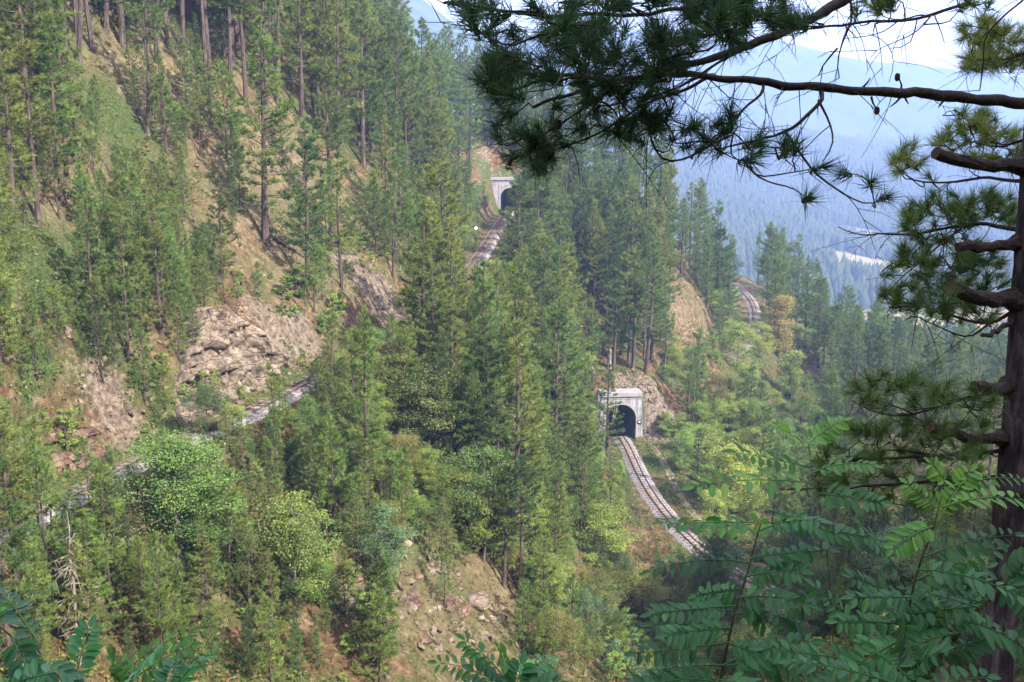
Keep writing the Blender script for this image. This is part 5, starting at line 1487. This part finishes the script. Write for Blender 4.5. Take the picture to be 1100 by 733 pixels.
def sapling(label, stems, leaves, col, lf=.036, npair=9, extra=None):
    """stems: list of (corner list, r0, r1); leaves: (base px, base py, tip px, tip py, distance[, leaflet scale, colour])"""
    S0 = poly3(stems[0][0])
    foot = S0[0].copy(); foot[2] = float(ground(foot[0], foot[1]))
    t = thing("locust_sapling", label, "sapling", tuple(foot), group="young locust saplings near the viewer")
    mb = MB()
    mb.tube([np.array([0, 0, -.05]), (S0[0] - foot) * .5 + np.array([.03, .02, 0]), S0[0] - foot], [stems[0][1] * 1.3, stems[0][1] * 1.15, stems[0][1]], 8)
    for k, (pp, a, b) in enumerate(stems):
        Q = poly3(pp)
        mb.tube(Q - foot, np.linspace(a, b, len(Q)), 8, .05, FR)
        for i in range(4, len(Q) - 2, 7):                     # thorns
            d = FR.normal(size=3); mb.tube([Q[i] - foot, Q[i] - foot + d / np.linalg.norm(d) * .018], [.003, .0004], 4)
    obj("stem", mb.mesh("stem"), M_STEM, t)
    if extra:                                                  # more leaves down the same stems
        n, ylo, yhi = extra
        for _ in range(n):
            pp = stems[FR.integers(len(stems))][0]
            by = FR.uniform(ylo, yhi); ys = [q[1] for q in pp][::-1]
            bx = float(np.interp(by, ys, [q[0] for q in pp][::-1])); Y = float(np.interp(by, ys, [q[2] for q in pp][::-1])) + FR.uniform(-.25, .15)
            a = FR.uniform(-.55, .5) + (math.pi if FR.random() < .5 else 0); L = FR.uniform(60, 105)
            leaves = leaves + [(bx, by, bx + math.cos(a) * L, by - math.sin(a) * L * .6, Y, FR.uniform(.85, 1.15))]
    for bx, by, tx, ty, Y, *o in leaves:
        sc = o[0] if o else 1
        lm, tints, st = MB(), [], MB()
        Y2 = Y + FR.uniform(-.12, .10)
        face = np.array([FR.normal() * .25, -.45 + FR.normal() * .15, 1.0]); face /= np.linalg.norm(face)
        compound_leaf(lm, tints, st, at_y(bx, by, Y) - foot, at_y(tx, ty, Y2) - foot, FR.uniform(-.01, .09), npair if sc <= 1.2 else npair - 2, lf * sc * Y / 2.4, face)
        n0 = len(lm.v)
        lm.add(st.v, st.f); tints.extend([.9] * (len(lm.v) - n0))
        me = lm.mesh("compound_leaf")
        a = me.attributes.new("tint", 'FLOAT', 'POINT'); a.data.foreach_set("value", np.array(tints, np.float32))
        ob = obj("compound_leaf", me, M_LOCUST, t)
        c = o[1] if len(o) > 1 else col; k = FR.uniform(.85, 1.2)
        ob.color = (c[0] * k, c[1] * k, c[2] * k, 1)
G1, G2, G3 = (.038, .140, .062), (.060, .20, .048), (.10, .25, .05)
sapling("largest locust sapling at the lower right, in front of the dark pine trunk",
        [([(950, 800, 2.6), (962, 735, 2.6), (975, 660, 2.6), (985, 612, 2.6), (1000, 575, 2.6), (1010, 540, 2.6), (1016, 515, 2.6)], .006, .002),
         ([(975, 800, 2.7), (990, 735, 2.7), (1020, 690, 2.7), (1060, 645, 2.7), (1100, 605, 2.7), (1140, 560, 2.7)], .009, .006)],
        [(973, 631, 922, 563, 2.6), (985, 612, 1098, 642, 2.5, 1.15), (939, 689, 876, 631, 2.6), (930, 712, 822, 697, 2.5, 1.1), (968, 660, 985, 735, 2.4, 1.2, (.07, .17, .08)), (1008, 560, 1042, 507, 2.7, .9, G3), (1012, 545, 1110, 540, 2.6, 1.2, G2),
         (1004, 565, 960, 590, 2.6, 1, G2), (1040, 668, 1110, 705, 2.5, 1.5), (1012, 700, 1105, 672, 2.6, 1.2), (1030, 680, 962, 705, 2.5, 1.2), (960, 733, 872, 742, 2.4, 1.3), (1000, 722, 930, 690, 2.5, 1.1), (968, 655, 1060, 610, 2.7, 1.0), (980, 625, 1070, 590, 2.7, 1.0, G2), (990, 600, 1090, 575, 2.6, 1.1),
         (966, 670, 900, 668, 2.6), (970, 650, 915, 620, 2.7, .9), (1045, 660, 1000, 640, 2.7, 1.0, G2), (1080, 625, 1110, 660, 2.6, 1.3), (1010, 548, 975, 520, 2.7, .8, G3), (1016, 520, 1000, 498, 2.7, .7, G3), (985, 742, 1060, 728, 2.4, 1.3), (940, 700, 990, 740, 2.4, 1.2), (1060, 645, 1020, 620, 2.7), (1075, 632, 1120, 590, 2.7, 1.2, G1), (962, 735, 850, 712, 2.3, 1.1), (962, 690, 890, 735, 2.4, 1.2), (1016, 525, 1098, 515, 2.8, .9, G2), (955, 745, 1010, 700, 2.4, 1.2)], G1, extra=(13, 620, 745))
sapling("slender locust sapling left of the largest one, before the lower track",
        [([(760, 800, 2.9), (772, 735, 2.9), (783, 685, 2.9), (791, 650, 2.9), (805, 610, 2.9), (815, 566, 2.9), (826, 545, 2.9)], .0055, .002)],
        [(810, 561, 716, 562, 2.85, 1.1, G2), (805, 605, 700, 613, 2.85), (795, 633, 749, 640, 2.9), (786, 656, 706, 658, 2.85), (783, 676, 703, 671, 2.85), (780, 691, 684, 702, 2.8), (791, 643, 868, 650, 2.8), (806, 600, 890, 592, 2.85), (813, 572, 880, 560, 2.9), (776, 715, 870, 690, 2.7, 1.2),
         (826, 548, 900, 575, 2.9, 1, G1), (788, 660, 860, 672, 2.8), (780, 690, 850, 715, 2.7, 1.1), (772, 733, 690, 738, 2.7, 1.1), (776, 715, 705, 720, 2.8), (800, 620, 860, 615, 2.9), (772, 730, 820, 745, 2.6, 1.2), (795, 640, 840, 690, 2.8, 1.1)], G1, extra=(6, 650, 745))
sapling("thin locust shoot with light green leaves just below the lowest pine branches",
        [([(905, 800, 3.1), (895, 700, 3.1), (890, 600, 3.1), (880, 540, 3.1), (872, 505, 3.1), (868, 475, 3.1)], .003, .0012)],
        [(884, 555, 760, 568, 3.0, 1, G2), (876, 520, 746, 523, 3.0, 1, G2), (872, 503, 787, 486, 3.1, .9, G2), (868, 478, 905, 452, 3.1, .8, G3), (869, 482, 826, 458, 3.1, .8, G3), (873, 508, 936, 500, 3.0, .9, G2), (878, 530, 945, 540, 3.0, 1, G1), (886, 570, 960, 585, 3.0, 1, G1), (888, 590, 830, 612, 3.0, 1, G1), (892, 640, 840, 660, 3.0, 1, G1)], G1)
sapling("locust sapling in the lower left corner with feathery leaves",
        [([(110, 800, 2.5), (74, 733, 2.5), (33, 702, 2.5), (0, 673, 2.5), (-40, 640, 2.5)], .005, .002), ([(110, 800, 2.5), (130, 745, 2.5), (150, 715, 2.5)], .004, .002), ([(110, 800, 2.5), (90, 745, 2.5)], .004, .002)],
        [(42, 692, 4, 638, 2.5, 1, (.075, .22, .13)), (80, 735, 97, 674, 2.5, 1.0, (.075, .25, .13)), (118, 738, 207, 678, 2.6, .8, G3), (138, 735, 168, 699, 2.4, 1, (.07, .23, .14)), (185, 742, 222, 703, 2.4, 1.1, (.07, .24, .14)), (42, 708, 80, 742, 2.4, 1.3), (12, 684, 36, 735, 2.4, 1.2), (100, 740, 40, 738, 2.4, 1.2), (150, 725, 205, 695, 2.5, .9, G2), (130, 740, 118, 702, 2.5, .9, G2), (0, 675, -15, 655, 2.4, 1), (60, 722, 0, 738, 2.3, 1.2), (160, 745, 128, 712, 2.5, .9, G2), (175, 748, 190, 712, 2.4, .9)], (.075, .22, .13))
sapling("small locust sapling showing only its leaf tips at the bottom edge",
        [([(555, 810, 2.6), (553, 760, 2.6), (548, 735, 2.6)], .004, .002)],
        [(552, 742, 500, 688, 2.6, 1, G2), (550, 738, 535, 697, 2.6, .9, G2), (548, 735, 592, 708, 2.6, 1.0, (.075, .25, .13)), (556, 748, 510, 722, 2.5, 1.1, G1), (556, 745, 600, 735, 2.5, 1.1), (552, 745, 470, 712, 2.7, .8, G2), (552, 752, 560, 715, 2.5, 1.2)], G1)
# ------------------------------------------------------------------ labels that single each tree out
def label_trees():
    ORD = ["first", "second", "third", "fourth", "fifth", "sixth", "seventh", "eighth", "ninth", "tenth", "eleventh", "twelfth", "thirteenth", "fourteenth"]
    word = {"pine_tree": "pine", "young_pine": "young pine", "broadleaf_tree": "broadleaf tree", "shrub": "bush"}
    plural = {"pine_tree": "pines", "young_pine": "young pines", "broadleaf_tree": "broadleaf trees", "shrub": "bushes"}
    zones = {}
    for rec in PLACED:
        if rec[6] is None: zones.setdefault((rec[3], rec[2]), []).append(rec)
    for (zone, name), recs in zones.items():
        hs = sorted(r[5] for r in recs)
        sub = {}
        for r in recs:
            k = sum(h <= r[5] for h in hs) / len(hs)
            size = "short" if k <= .34 else ("medium" if k <= .67 else "tall")
            crown = [c for c in r[0].children if c.name.startswith("crown")][0]
            lum = .3 * crown.color[0] + .6 * crown.color[1] + .1 * crown.color[2]
            tone = "dark" if lum < .085 else ("olive" if crown.color[0] > .9 * crown.color[1] else ("green" if lum < .135 else "bright"))
            sub.setdefault((size, tone), []).append(r)
        for (size, tone), rs in sub.items():
            rs.sort(key=lambda r: r[1][0])
            for i, r in enumerate(rs):
                if len(rs) == 1: s = f"only {size} {tone} {word[name]} {zone}"
                elif i == 0: s = f"leftmost {size} {tone} {word[name]} {zone}"
                elif i == len(rs) - 1: s = f"rightmost {size} {tone} {word[name]} {zone}"
                elif i <= len(rs) // 2 and i < len(ORD): s = f"{size} {tone} {word[name]}, {ORD[i]} from left, {zone}"
                else: s = f"{size} {tone} {word[name]}, {ORD[min(len(ORD) - 1, len(rs) - 1 - i)]} from right, {zone}"
                r[0]["label"] = s
                r[0]["group"] = f"{plural[name]} {zone}"
label_trees()
